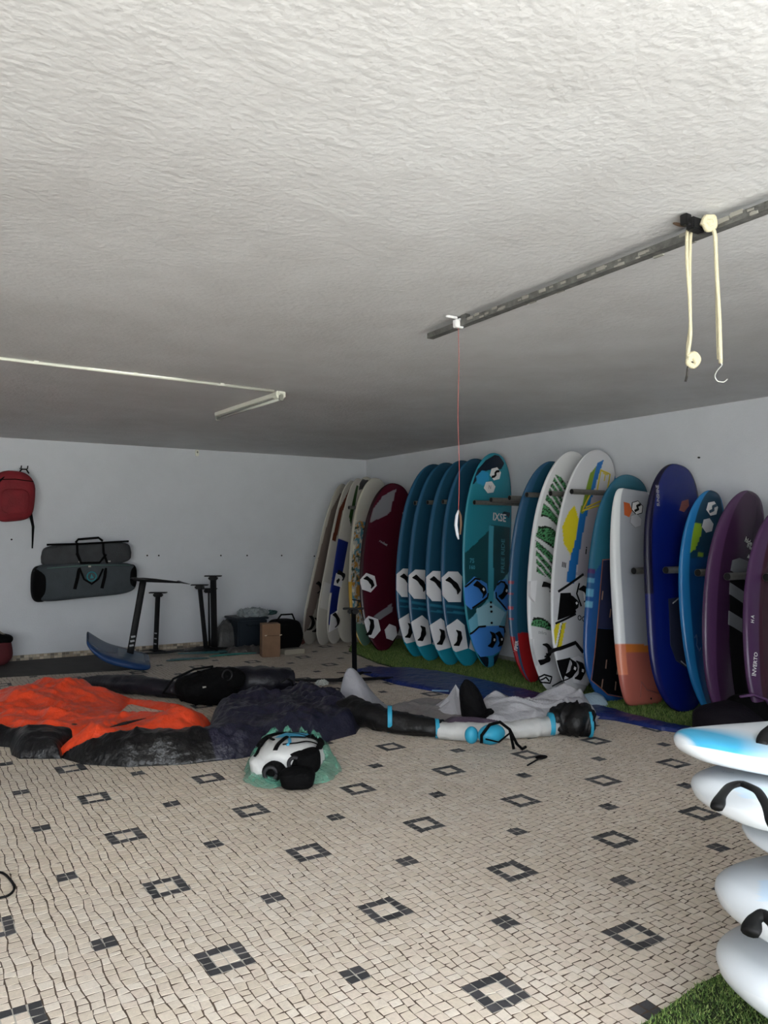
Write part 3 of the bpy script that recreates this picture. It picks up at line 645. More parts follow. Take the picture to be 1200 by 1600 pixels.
b.patch('logo', q([(630, 1080), (640, 1050), (660, 1170), (640, 1180)]), mat('dull orange print'), r, .009)
b.text('SUNSHINE', .85, -.72, .040, GRYP, r, ang=math.pi / 2 + .05)
b.line('fin_tab', q([(725, 1470), (728, 1530)]), .008, WHP, r)

# -- light blue board with green patch
b, r = stand('foil_board', (1108, 1119), (1088, 772), 1.90, .62, .13, 'bright blue board with white hexagon logos and lime green patch', rock=(.04, .16), shape='wind')
q = lambda p: conv(p, 1560, 205, 735, 140)
b.hull(r, paint('#123f70', '#2272ac', [(q([(600, 100), (900, 100), (900, 560), (640, 640), (600, 640)]), '#123a52'),
    (q([(632, 420), (682, 420), (686, 480), (660, 580), (634, 606)]), '#84a82c'), (q([(672, 595), (700, 595), (704, 622), (676, 625)]), '#7ca03a')], railw=.76, bottom='#1f66a0'))
b.patch('logo', hexa(*q([(735, 318)])[0], .034, .26, 20), WHP, r, .002); u_, v_ = q([(735, 318)])[0]; b.line('logo', [(u_ + .018, v_ + .14), (u_ + .008, v_ + .0), (u_ - .006, v_ + .04), (u_ - .018, v_ - .12)], .013, mat('deep teal print', '#123a52', .6), r, lift=.005)
b.patch('logo', hexa(*q([(718, 425)])[0], .034, .25, 20), mat('pale grey print'), r, .002); 
b.line('rail_marking', [(.33, -.66), (.345, -.60), (.32, -.58), (.30, -.60), (.275, -.52), (.29, -.46)], .006, mat('dark blue print', '#123c6c', .6), r, lift=.004)

# -- purple boards
b, r = stand('foil_board', (1132, 1138), (1150, 771.5), 1.90, .70, .14, 'whole purple foil board with black pad crossed by grey bands', rock=(.05, .14), shape='wind')
q = lambda p: conv(p, 1455, 120, 372, 160)
b.hull(r, paint('#331d35', '#4a2f50', [], railw=.70, bottom='#402745'), Nd=56)
PADS = mat('black pad foam'); GP = mat('grey pad foam', '#6c6f74', .8)
def purple_pad(b, r, q, dy=0):
    f = lambda p: q([(x, y + dy) for x, y in p])
    b.patch('deck_pad', f([(312, 600), (500, 660), (500, 1390), (430, 1400), (390, 1330), (330, 1000)]), PADS, r, .005)
    b.patch('deck_pad', f([(315, 540), (350, 515), (500, 520), (500, 655), (312, 600)]), GP, r, .008)
    b.patch('deck_pad', f([(313, 668), (500, 725), (500, 795), (315, 732)]), GP, r, .008)
    b.patch('deck_pad', f([(316, 825), (500, 880), (500, 955), (318, 900)]), GP, r, .008)
purple_pad(b, r, q)
b.text('hide', .785, .12, .06, WHP, r, ang=-.2); b.text('free', .765, .2, .05, WHP, r, ang=-.2); b.patch('logo', q([(398, 497), (406, 475), (414, 497)]), WHP, r, .003)
b, r = stand('foil_board', (1203, 1158), (1210, 797), 1.80, .72, .14, 'second purple foil board, cut off by the right edge of the frame', rock=(.05, .14), shape='wind')
q = lambda p: conv(p, 1455 + 100, 215, 620, 160)
b.hull(r, paint('#380e22', '#4d3055', [], railw=.68, bottom='#402745'))
purple_pad(b, r, lambda p: q([(x + 240, y + 150) for x, y in p]))
b.text('H A', .46, -.86, .035, WHP, r, ang=math.pi / 2); b.text('INVERTO', .28, -.74, .042, WHP, r, ang=math.pi / 2)

# -- white boards in a flat stack at the right edge
SG = 'white boards lying in a stack at the right edge'
def lying(tipx, tipy, depth, L, W, T, label, shape='sup', rock=(.02, .02), dirv=(.93, -.37), tilt=0., zabs=None, **k):
    d = _ray(tipx, tipy); t = depth / (d @ _F0); P = _O + d * t
    if zabs is not None: P[2] = zabs
    dv = np.array([dirv[0], dirv[1], tilt]); dv /= np.linalg.norm(dv)
    b = Board(P, P + dv * L, W, T, nrm=(0, 0, 1), shape=shape, rock=rock, **k)
    r = thing('windsurf_board', (P[0], P[1], P[2] - T / 2), label, 'board', SG); return b, r
def top_strap(b, r, px, dz, rad):
    z0 = b.P0[2] + dz; k = len(px); P = np.array([onz(x_, y_, z0) for x_, y_ in px]); P[:, 2] += .022 * np.sin(np.linspace(0, math.pi, k))
    t = np.linspace(0, k - 1, k * 6); Q = np.stack([interp(np.arange(k), P[:, j], t) for j in range(3)], 1)
    rr = rad * (1 + .45 * np.exp(-((t - .3) / .5) ** 2) + .35 * np.exp(-((t - k + 1.6) / .6) ** 2))
    MB().tube(Q, rr, 10, flat=.6).build('foot_strap', mat('black rubber', '#060607', .6, spec=.25), r, smooth=True)
white = lambda extra=[]: paint('#d3d9de', '#d9dee2', extra, railw=.93)
b, r = lying(1150, 1556, 2.2, 2.3, .75, .19, 'lowest white board of the stack, standing just above the turf', rock=(.03, .02), shape='sup', ends=(.08, .05)); b.hull(r, white())
blk_z = b.P0[2] - .095
stack_b = b
b, r = lying(1149, 1443, 2.2, 2.3, .76, .17, 'white board with black strap end, second from the bottom of the stack', rock=(.03, .02), ends=(.09, .05)); b.hull(r, white([([(.02, .1), (.06, -.2), (.12, -.1), (.1, .3)], '#c4d8ea')]))
top_strap(b, r, [(1172, 1458), (1180, 1446), (1192, 1442), (1210, 1452), (1225, 1470)], .075, .017)
b, r = lying(1190, 1332, 2.28, 2.2, .7, .10, 'white board in the middle of the stack, set back furthest', rock=(.02, .02)); b.hull(r, white())
b, r = lying(1107, 1262, 2.24, 2.3, .74, .14, 'white board with long curved black foot strap, second from the top of the stack', rock=(.02, .02), ends=(.09, .05)); b.hull(r, white([([(.02, .25), (.03, .0), (.1, .2), (.08, .4)], '#c4d8ea')]))
top_strap(b, r, [(1120, 1262), (1127, 1250), (1142, 1238), (1160, 1237), (1180, 1246), (1194, 1262), (1204, 1280), (1212, 1296)], .07, .0125)
b.text('Tiga', .06, -.30, .022, mat('faint grey print', '#9aa2aa', .6), r, ang=.8)
def skyfade(c, U, v):
    m = np.clip(1 - np.abs(v - .12 - U * 1.2) / .42, 0, 1) ** .5 * np.clip(1 - U / .11, 0, 1) * np.clip((U - .004) / .01, 0, 1)
    m = np.clip(m * 2.2, 0, 1)[..., None]; return c * (1 - m) + np.array(col('#3d9cc4')) * m
b, r = lying(1061, 1188, 2.35, 2.4, .70, .13, 'topmost white board of the stack with sky blue nose patch', rock=(.05, .03), shape='wave', ends=(.05, .05))
b.hull(r, paint('#cfd5da', '#d9dee2', [], railw=.95, fn=skyfade), Ns=260)
top_strap(b, r, [(1190, 1163), (1196, 1152), (1208, 1146), (1222, 1150), (1235, 1164)], .065, .012)
for k, (ux, vx) in enumerate(((.35, 0), (.75, 0))):
    p = stack_b.P0 + stack_b.es * ux * stack_b.L
    hh = p[2] - .095
    if hh > .02: tag(MB().box((p[0], p[1], hh / 2 + .006), (.12, .6, hh), bevel=.005).build('timber_block', mat('rough timber', '#8c7350', .8), origin=(p[0], p[1], 0)), ('timber block under the outer end of the white board stack', 'timber block under the inner end of the white board stack')[k == 0], 'block')

# ------------------------------------------------------------------ rack pegs
M_tube = mat('grey rack tube', '#6f6e69', .45, metal=.3, vary=.15, vscale=30)
def peg(px, py, label, x0=5.80, r=.026, x1=XW):
    a = onx(px, py, x0); e = np.array([x1, a[1], a[2] + .0])
    root = thing('rack_peg', e, label, 'rack peg', 'pegs of the board rack on the right wall')
    MB().tube([a, e], r, 14, cap=False).build('tube', M_tube, root, smooth=True)
    MB().tube([a + (.002, 0, 0), a + (.006, 0, 0)], r * .93, 14).build('open_end', mat('dark hollow', '#050505', .9), root)
    MB().tube([e - (.012, 0, 0), e], .045, 16).build('wall_flange', M_tube, root)
names = [((545, 793), 'in front of the picture-printed board'), ((648, 786), 'at the first dark teal board'), ((668, 785), 'at the second dark teal board'), ((692, 784), 'at the third dark teal board'),
         ((741, 785), 'crossing in front of the bright teal board'), ((767, 781), 'just right of the bright teal board'), ((796, 778), 'left of the blue board with red tail'),
         ((823, 773), 'against the blue board with red tail'), ((860, 771), 'crossing the zebra-print board'), ((893, 768), 'crossing the yellow and blue striped board')]
for (q_, s_) in names: peg(*q_, 'grey tube peg of the upper rack row, ' + s_, 5.52)
for q_, s_ in (((990, 892), 'crossing the white and orange board'), ((1040, 891), 'crossing the navy board'), ((1090, 895), 'crossing the bright blue board'), ((1136, 901), 'crossing the whole purple board'), ((1197, 902), 'crossing the cut-off purple board')):
    peg(*q_, 'short grey tube peg of the lower rack row, ' + s_, 5.55, .03)

# ------------------------------------------------------------------ ceiling fittings
zb = ZC - .045
a = np.array([2.618, 3.594, zb]); e = np.array([2.545, .30, zb])
root = thing('ceiling_rail', (a[0], a[1], zb), 'grey steel rail with crusty edges running along the ceiling towards the camera', 'rail')
MB().box((a + e) / 2, (.042, np.linalg.norm(e - a), .03), ax=[[1, -.02, 0], [.022, .9997, 0], [0, 0, 1]]).build('rail_tube', mat('weathered steel', '#6c6c69', .6, metal=.4, vary=.35, vscale=25, bump=.5, bscale=90), root)
fl = MB(); g_ = random.Random(5)
for k in range(130):
    t = g_.uniform(.12, .85); p = a + (e - a) * t; s_ = g_.uniform(.006, .02)
    fl.box(p + (g_.choice((-.021, .021)), 0, g_.uniform(-.014, .012)), (s_ * .6, s_ * 2.4, s_ * .8))
fl = fl.build('plaster_flakes', mat('plaster flakes', '#8d8b84', .9), root); fl['kind'] = 'stuff'
for t in (.1, .55, .9):
    p = a + (e - a) * t; MB().box(p + (0, 0, .03), (.03, .04, .032)).build('rail_bracket', mat('weathered steel'), root)
# rail stays + clamp
pc = onz(1087, 352, zb)
root = thing('rail_clamp', pc, 'black clamp bolted round the ceiling rail beside the cream ropes', 'clamp')
MB().box(pc, (.07, .035, .045), bevel=.004).box(pc + (-.03, .02, .02), (.03, .03, .04), bevel=.003).build('clamp_body', mat('dark steel', '#1c1c1e', .5, metal=.5), root)
MB().tube([pc + (-.05, 0, -.005), pc + (.05, 0, -.005)], .006, 8).build('bolt', mat('dark steel'), root)
# white clip and red string
pc = onz(716, 506, zb)
root = thing('rail_clip', pc, 'white plastic clip on the ceiling rail near its far end, red string below', 'clip')
MB().box(pc + (0, 0, -.002), (.055, .03, .042), bevel=.004).build('clip_band', WHP, root); MB().box(pc + (-.045, 0, .03), (.07, .018, .012), bevel=.003).box(pc + (.02, 0, .028), (.06, .018, .012), ax=[[.9, .3, .3], [-.3, .95, 0], [-.3, 0, .95]], bevel=.003).build('clip_wing', WHP, root)
ze = 1.64
pts = [pc + (0, 0, -.02)] + [np.array([pc[0] + .004 * math.sin(k), pc[1], pc[2] - .03 - (pc[2] - .03 - ze) * k / 10]) for k in range(11)]
tag(MB().tube(pts, .0016, 5).build('red_string', mat('red string', '#a8504a', .8), origin=pc), 'thin red string hanging from the white clip on the ceiling rail', 'string')
hb = np.array([pts[-1][0], pts[-1][1], ze])
root = thing('cord_toggle', hb, 'small white plastic toggle hanging at the end of the red string', 'toggle')
MB().tube([hb + (0, 0, .0), hb + (-.012, 0, -.03), hb + (-.018, 0, -.08), hb + (-.008, 0, -.13), hb + (0, 0, -.155)], [.004, .008, .009, .008, .004], 8).build('grip', mat('pale grey print'), root, smooth=True)
MB().tube([hb + (0, 0, .0), hb + (.014, 0, -.03), hb + (.016, 0, -.08), hb + (.01, 0, -.13)], [.005, .007, .007, .005], 8).build('cord_end', mat('brown cord', '#54402f', .8), root, smooth=True)
# ropes
CRM = mat('cream rope', '#c9c1a4', .8, bump=.6, bscale=300)
def strand(px, depthP, r=.006, n=8):
    """polyline through photo positions at the distance of depthP"""
    d0 = (depthP - _O) @ _F0; P = []
    for x_, y_ in px: d = _ray(x_, y_); P.append(_O + d * (d0 / (d @ _F0)))
    P = np.array(P); k = len(P); t = np.linspace(0, k - 1, (k - 1) * 6 + 1); Q = np.stack([interp(np.arange(k), P[:, j], t) for j in range(3)], 1)
    return Q
pr1 = onz(1078, 357, zb)
root = thing('hanging_rope', pr1, 'left cream rope looped over the ceiling rail with a knotted bottom end', 'rope', 'cream ropes hanging from the ceiling rail')
MB().tube(strand([(1085, 345), (1074, 362), (1073, 400), (1078, 480), (1079, 520), (1075, 555), (1080, 565)], pr1), .0065, 8).build('rope_strand', CRM, root, smooth=True)
MB().tube(strand([(1086, 352), (1083, 372), (1082, 430), (1083, 500), (1079, 540), (1078, 562)], pr1) + (.0, .012, 0), .0065, 8).build('rope_strand', CRM, root, smooth=True)
kn = strand([(1074, 558), (1084, 553), (1091, 562), (1083, 572), (1075, 566), (1082, 556), (1090, 568)], pr1); MB().tube(kn, .011, 8).build('knot', CRM, root, smooth=True)
MB().tube(strand([(1076, 566), (1074, 578), (1073, 588), (1071, 596)], pr1), [.003] * 12 + [.004] * 7, 6).build('dark_tip', mat('dark tip', '#2a2622', .7), root)
pr2 = onz(1108, 347, zb)
root = thing('hanging_rope', pr2, 'right cream rope knotted on the ceiling rail with a metal hook at its end', 'rope', 'cream ropes hanging from the ceiling rail')
MB().tube(strand([(1112, 352), (1117, 368), (1120, 430), (1124, 500), (1126, 568)], pr2), .0075, 8).build('rope_strand', CRM, root, smooth=True)
MB().tube(strand([(1118, 352), (1124, 372), (1124, 420), (1125, 490), (1127, 560)], pr2) + (.005, .016, 0), .005, 8).build('rope_strand', CRM, root, smooth=True)
MB().tube(strand([(1098, 352), (1104, 340), (1114, 340), (1116, 352), (1106, 358), (1100, 346), (1112, 348), (1106, 352)], pr2), .012, 8).build('knot', CRM, root, smooth=True)
MB().tube(strand([(1124, 566), (1128, 570), (1120, 580), (1117, 588), (1122, 596), (1130, 597), (1137, 592)], pr2), .0028, 8).build('hook', mat('steel wire', '#a9a9a4', .3, metal=.9), root, smooth=True)
pc = onz(1061, 351, ZC - .002)
tag(MB().ellipsoid(pc, (.035, .012, .003)).build('plaster_patch', mat('rust stain', '#7d6552', .9), origin=pc), 'small brown rust-stained blister on the ceiling beside the clamp', 'patch')
# conduit and tube lamp
M_pvc = mat('pale conduit', '#dcdcd0', .5)
a = onz(-60, 553, ZC - .012); e = onz(428, 611, ZC - .012)
root = thing('cable_conduit', e, 'long white cable conduit crossing the ceiling at the left', 'conduit')
MB().tube([a, e], .011, 10).build('conduit_pipe', M_pvc, root, smooth=True)
for t in (.2, .5, .8): MB().box(a + (e - a) * t + (0, 0, .004), (.03, .03, .015)).build('pipe_clip', M_pvc, root)
p = onz(436, 618, ZC - .03)
root = thing('junction_box', (p[0], p[1], ZC), 'small pale junction box on the ceiling where conduit and lamp meet', 'box')
MB().box((p[0], p[1], ZC - .025), (.085, .085, .05), bevel=.006).build('box_body', M_pvc, root); MB().box((p[0], p[1], ZC - .053), (.07, .07, .008), bevel=.003).build('lid', M_pvc, root)
a = onz(440, 622, ZC - .06); e = onz(339, 654, ZC - .06); dv = (e - a) / np.linalg.norm(e - a); sd = np.array([-dv[1], dv[0], 0])
root = thing('tube_lamp', ((a + e) / 2 * (1, 1, 0) + (0, 0, ZC)), 'unlit white fluorescent batten lamp on the ceiling', 'lamp')
MB().box((a + e) / 2 + (0, 0, .04), (np.linalg.norm(e - a), .05, .035), ax=[dv, sd, [0, 0, 1]], bevel=.004).build('batten', M_pvc, root)
MB().tube([a + dv * .02 - (0, 0, .004), e - dv * .02 - (0, 0, .004)], .013, 12).build('fluorescent_tube', mat('unlit tube', '#b9bab2', .25), root, smooth=True)
for t in (a, e - dv * .02): MB().box(t + dv * .01 + (0, 0, .01), (.02, .035, .06), ax=[dv, sd, [0, 0, 1]], bevel=.003).build('lamp_holder', mat('grey plastic', '#8a8a82', .5), root)
p = ony(307, 708)
root = thing('wall_sensor', (p[0], YW, p[2]), 'tiny pale sensor at the top of the back wall under the ceiling', 'sensor')
MB().box((p[0], YW - .02, p[2]), (.045, .04, .09), bevel=.01).build('sensor_body', M_pvc, root); MB().ellipsoid((p[0], YW - .04, p[2] + .01), (.012, .006, .015)).build('lens', mat('grey plastic'), root)
# screw holes on the walls
for k, (x_, y_, s_) in enumerate(((18, 843, 'under the red backpack'), (230, 868, 'right of the grey bags, left of two'), (248, 868, 'right of the grey bags, right of two'), (345, 868, 'above the pair of foil masts'),
                                  (386, 868, 'above the grey tarp'), (440, 868, 'above the cardboard box'), (491, 869, 'beside the leftmost leaning board'))):
    p = ony(x_, y_); tag(MB().tube([(p[0], YW - .006, p[2]), (p[0], YW + .001, p[2])], .011, 10).build('wall_plug', mat('dark plug', '#1d1c1a', .8), origin=(p[0], YW, p[2])), 'dark screw plug in the back wall ' + s_, 'screw plug', 'screw plugs in the back wall')
p = onx(1093, 715); tag(MB().tube([(XW - .02, p[1], p[2]), (XW + .001, p[1], p[2])], .008, 8).build('wall_screw', mat('dark plug'), origin=(XW, p[1], p[2])), 'small screw in the right wall above the bright blue board', 'screw')

# ------------------------------------------------------------------ bags on the back wall
def pillow(c, size, seg=(28, 14), e=3.2, yfront=True, lump=.0, seed=0, taper=0.):
    """rounded soft box standing against the back wall, closed"""
    nu, nv = 36, 20; v = []; g = np.random.default_rng(seed)
    for i in range(nv + 1):
        a = -math.pi / 2 + math.pi * i / nv
        for j in range(nu):
            t = 2 * math.pi * j / nu; s = lambda x_, p: math.copysign(abs(x_) ** p, x_)
            p = 2 / e; x_ = s(math.cos(a), p) * s(math.cos(t), p); z_ = s(math.sin(a), p); y_ = s(math.cos(a), p) * s(math.sin(t), p)
            k = 1 + lump * math.sin(3 * x_ + seed) * math.cos(4 * z_ + seed * 2)
            v.append((x_ * k * size[0] / 2, y_ * k * size[1] / 2, z_ * k * (1 + taper * x_) * size[2] / 2))
    f = [(i * nu + j, i * nu + (j + 1) % nu, (i + 1) * nu + (j + 1) % nu, (i + 1) * nu + j) for i in range(nv) for j in range(nu)]
    return np.array(v) + np.asarray(c), f
BAG = mat('charcoal bag fabric', '#3a3c3f', .85, bump=.5, bscale=90, vary=.2, vscale=8); BAG2 = mat('slate bag fabric', '#3d4449', .8, bump=.5, bscale=90, vary=.15, vscale=8)
BK = mat('black fabric', '#050506', .85, bump=.4, bscale=60, spec=.15)
def wallbag(name, x0, x1, y0, y1, label, m, dep, seed, taper=0., tilt=0.):
    A = ony(x0, (y0 + y1) / 2, YW - dep / 2); B = ony(x1, (y0 + y1) / 2, YW - dep / 2); T_ = ony((x0 + x1) / 2, y0, YW - dep / 2); D = ony((x0 + x1) / 2, y1, YW - dep / 2)
    c = np.array([(A[0] + B[0]) / 2, YW - dep / 2 - .004, (T_[2] + D[2]) / 2]); sz = (B[0] - A[0], dep, T_[2] - D[2])
    root = thing(name, (c[0], YW, c[2]), label, 'bag')
    v, f = pillow(c, sz, seed=seed, lump=.015, taper=taper, e=5); v[:, 2] += (v[:, 0] - c[0]) * tilt; mesh('bag_body', v, f, m, root, smooth=True)
    return root, c, sz
root, c, sz = wallbag('equipment_bag', 65, 203, 849, 884, 'upper charcoal gear bag with black handles, hung on the back wall', BAG, .22, 2, tilt=.045)
fy = c[1] - .115
MB().tube([(c[0] - sz[0] * .46, fy + .03, c[2] + .125), (c[0] - .1, fy + .005, c[2] + .135), (c[0] + sz[0] * .46, fy + .03, c[2] + .165)], .014, 6).build('zip_seam', BK, root, smooth=True)
for sx in (-.14, .17): MB().tube([(c[0] + sx, fy + .02, c[2] + .15), (c[0] + sx, fy - .012, c[2] + .02), (c[0] + sx + .05, fy, c[2] - .11)], .014, 6, flat=.5).build('strap', BK, root)
MB().tube([(c[0] - .15, fy + .05, c[2] + .15), (c[0] - .12, fy + .05, c[2] + .19), (c[0] + .12, fy + .05, c[2] + .21), (c[0] + .17, fy + .05, c[2] + .17)], .014, 8).build('handle', BK, root, smooth=True)
MB().tube([(c[0] - .15, fy - .01, c[2] + .02), (c[0] - .1, fy - .02, c[2] - .1), (c[0] + .12, fy - .02, c[2] - .1), (c[0] + .2, fy - .01, c[2] + .0)], .014, 8).build('handle', BK, root, smooth=True)
for sx in (-.11, .24): MB().box((c[0] + sx, fy - .012, c[2] - .085), (.03, .008, .016)).build('buckle', mat('pale buckle', '#a9a69c', .4), root)
root, c, sz = wallbag('equipment_bag', 50, 211, 879, 934, 'larger lower slate-grey board bag with round teal emblem on the back wall', BAG2, .26, 5, taper=-.10, tilt=.035)
fy = c[1] - .13
v, f = pillow(c + (-sz[0] * .43, .0, -.03), (sz[0] * .16, .255, sz[2] * 1.0), e=3); mesh('end_panel', v, f, BK, root, smooth=True)
v, f = pillow(c + (sz[0] * .455, .0, .03), (sz[0] * .1, .25, sz[2] * .72), e=3); mesh('end_panel', v, f, BK, root, smooth=True)
MB().tube([(c[0] - sz[0] * .38, fy + .01, c[2] + .16), (c[0], fy - .003, c[2] + .19), (c[0] + sz[0] * .42, fy + .01, c[2] + .18)], .008, 6).build('piping', mat('grey-green piping', '#4a6460', .7), root, smooth=True)
for sx in (-.12, .2): MB().tube([(c[0] + sx + .02, fy + .01, c[2] + .15), (c[0] + sx, fy - .012, c[2] + .04), (c[0] + sx - .03, fy - .004, c[2] - .1)], .02, 6, flat=.4, up=(0, 1, 0)).build('strap', BK, root)
hk = [(c[0] - .1, fy - .01, c[2] + .16), (c[0] - .05, fy - .035, c[2] + .02), (c[0] + .04, fy - .04, c[2] - .04), (c[0] + .12, fy - .035, c[2] + .02), (c[0] + .18, fy - .01, c[2] + .14)]
MB().tube(hk, .012, 8).build('handle', BK, root, smooth=True)
ring = [(c[0] + .045 + .055 * math.cos(t), fy - .012, c[2] + .05 + .055 * math.sin(t)) for t in np.linspace(0, 2 * math.pi, 25)]
MB().tube(ring, .008, 6).build('emblem', mat('teal emblem', '#1f7d86', .6), root)
MB().add([(c[0] + .025, fy - .016, c[2] + .025), (c[0] + .07, fy - .016, c[2] + .03), (c[0] + .04, fy - .016, c[2] + .085)], [(0, 1, 2)]).build('emblem', mat('teal emblem'), root)
MB().box((c[0] + .02, fy - .01, c[2] + .175), (.03, .01, .02)).build('buckle', mat('pale buckle'), root)
# red backpack
A = ony(-12, 775, YW - .12); B = ony(54, 775, YW - .12); T_ = ony(25, 737, YW - .12); D = ony(25, 815, YW - .12)
c = np.array([(A[0] + B[0]) / 2, YW - .125, (T_[2] + D[2]) / 2]); sz = (B[0] - A[0], .23, T_[2] - D[2])
root = thing('backpack', (c[0], YW, c[2]), 'red backpack hung on a hook at the left of the back wall', 'backpack')
v, f = pillow(c, sz, e=3.4, lump=.03, seed=1, taper=-.08); mesh('bag_body', v, f, mat('red fabric', '#7c1620', .75, bump=.4, bscale=50, vary=.2, vscale=7), root, smooth=True)
v, f = pillow(c + (0, -.1, -sz[2] * .1), (sz[0] * .7, .06, sz[2] * .5), e=3.4); mesh('front_pocket', v, f, mat('red fabric'), root, smooth=True)
MB().tube([c + (-.2, -.10, .19), c + (0, -.118, .2), c + (.2, -.10, .18)], .006, 6).build('zip_seam', BK, root)
MB().tube([c + (.05, -.02, sz[2] * .48), c + (.08, -.02, sz[2] * .55), c + (.13, -.02, sz[2] * .55), c + (.16, -.02, sz[2] * .47)], .009, 8).build('handle', BK, root, smooth=True)
MB().tube([c + (.18, -.04, -.2), c + (.21, -.05, -.36), c + (.205, -.05, -.62)], [.02, .016, .008], 6, flat=.3, up=(0, 1, 0)).build('strap', BK, root)
MB().tube([c + (-.1, -.06, .25), c + (-.24, -.12, .1), c + (-.25, -.11, -.1)], [.03, .035, .03], 8, flat=.4).build('strap', BK, root)
for k, dx in enumerate((.05, .12)):
    p = c + (dx + .03, 0, sz[2] * .5 + .045); tag(MB().tube([(p[0], YW, p[2]), (p[0], YW - .1, p[2]), (p[0], YW - .12, p[2] + .03)], .007, 8).build('wall_hook', mat('dark steel'), origin=(p[0], YW, p[2])), ('left dark hook above the red backpack', 'right dark hook above the red backpack')[k], 'hook', 'hooks above the red backpack')
# dark red bag at the left edge
c = onz(-6, 1040) + (0, .05, .17); c[1] = min(c[1], YW - .24)
root = thing('holdall', (c[0], c[1], 0), 'dark red and black holdall on the floor, cut by the left edge', 'bag')
v, f = pillow(c, (.34, .3, .34), e=2.6, lump=.05, seed=4); mesh('bag_body', v, f, mat('dark red fabric', '#571a20', .8, bump=.4, bscale=50), root, smooth=True)
v, f = pillow(c + (.02, 0, .13), (.3, .28, .14), e=2.6, lump=.05, seed=6); mesh('top_flap', v, f, BK, root, smooth=True)
MB().tube([c + (-.1, -.05, .17), c + (-.02, -.06, .26), c + (.08, -.05, .18)], .012, 8).build('handle', mat('pale webbing', '#8c8478', .8), root, smooth=True)

# ------------------------------------------------------------------ foils
CARB = mat('carbon black', '#0a0a0c', .6, spec=.25); 
def airfoil(P, Q, chord, thk, cd, m, name, parent, sweep=0., n=10, taper=1.0, dih=0.):
    """blade from P to Q with a lens-shaped section, chord along cd"""
    P = np.asarray(P, float); Q = np.asarray(Q, float); ax = Q - P; L = np.linalg.norm(ax); ax /= L
    cd = np.asarray(cd, float); cd = cd - ax * (cd @ ax); cd /= np.linalg.norm(cd); nn = np.cross(ax, cd); v = []
    sec = [(math.cos(t), math.sin(t) * (1 - .3 * math.cos(t))) for t in np.linspace(0, 2 * math.pi, 12, endpoint=False)]
    for i in range(n + 1):
        s = i / n; k = 1.0 if taper == 1.0 else max(.08, (1 - abs(2 * s - 1) ** 2.6 * (1 - taper)) ** .8)
        o = P + ax * L * s - cd * sweep * (2 * s - 1) ** 2 + np.array([0, 0, dih]) * (2 * s - 1) ** 2
        for a_, b_ in sec: v.append(o + cd * a_ * chord / 2 * k + nn * b_ * thk / 2 * k)
    f = [(i * 12 + j, i * 12 + (j + 1) % 12, (i + 1) * 12 + (j + 1) % 12, (i + 1) * 12 + j) for i in range(n) for j in range(12)] + [tuple(range(12))[::-1], tuple(n * 12 + j for j in range(12))]
    return mesh(name, v, f, m, parent, smooth=True)
LTM = mat('white mast print', '#a5a8ac', .5)
def foil(base, top_px, label, wing_c=None, wing_dir=(1, 0, 0), span=.8, wcol=None, fus_dir=(0, -1, 0), fus=.6, chord=.11, plate=True, marks=False, height=None, grp='hydrofoils standing on the floor at the back'):
    base = np.asarray(base, float); d0 = base @ _F0; d = _ray(*top_px); top = _O + d * (d0 / (d @ _F0))
    root = thing('hydrofoil', (base[0], base[1], 0), label, 'hydrofoil', grp)
    b0 = base + (0, 0, .035); fd = np.asarray(fus_dir, float); fd /= np.linalg.norm(fd)
    airfoil(b0, top, chord, .022, fd, CARB, 'mast', root)
    if marks:
        for k in range(3):
            s_ = .12 + .09 * k; p = b0 + (top - b0) * s_; MB().box(p + (-.0, -.0, 0), (chord * .45, .024, .015), ax=[fd, np.cross((0, 0, 1), fd), [0, 0, 1]]).build('mast_marking', LTM, root)
    if plate:
        MB().box(top, (.22, .09, .015), ax=[[cy_, -sy_, 0], [sy_, cy_, 0], [0, 0, 1]], bevel=.004).build('top_plate', CARB, root)
        MB().box(top - (0, 0, .03), (.12, .06, .05), ax=[[cy_, -sy_, 0], [sy_, cy_, 0], [0, 0, 1]], bevel=.012).build('plate_collar', CARB, root)
    MB().tube([b0 - fd * fus * .3, b0, b0 + fd * fus * .55], [.014, .022, .018], 10).build('fuselage', CARB, root, smooth=True)
    wc = b0 + fd * fus * .55; wd = np.asarray(wing_dir, float); wd /= np.linalg.norm(wd)
    airfoil(wc - wd * span / 2, wc + wd * span / 2, .17, .022, fd, wcol or CARB, 'front_wing', root, sweep=.09, n=16, taper=.3, dih=.0)
    wc = b0 - fd * fus * .28; airfoil(wc - wd * span * .24, wc + wd * span * .24, .07, .01, fd, CARB, 'rear_wing', root, sweep=.03, n=10, taper=.4)
    return root
foil(onz(554, 1060), (552, 951), 'black hydrofoil with tall mast standing in mid floor, wing toward the kites', wing_dir=(.86, -.42, 0), span=1.15, fus_dir=(-.8, -.45, 0), fus=.6, chord=.10, grp=None)
foil(onz(243, 1021), (247, 926), 'short hydrofoil with flecked mast standing just right of the blue upturned board', marks=True, wing_dir=(1, .1, 0), span=.55, fus=.4, fus_dir=(.3, -1, 0))
TEAL = mat('teal wing', '#1d5c60', .4)
foil(onz(322, 1019), (312, 914), 'hydrofoil with leaning mast, left one of the three masts together', wing_dir=(1, -.05, 0), span=.95, wcol=TEAL, fus=.5, fus_dir=(.2, -1, 0), marks=False)
foil(onz(327, 1015), (326, 920), 'hydrofoil with the shortest mast, between the other two masts', wing_dir=(1, .15, 0), span=.8, fus=.4, fus_dir=(-.5, -1, 0))
foil(onz(335, 1017), (333, 900), 'hydrofoil with the tallest mast, right one of the three masts together', wing_dir=(.9, -.3, 0), span=.9, fus=.5, fus_dir=(.5, -1, 0))
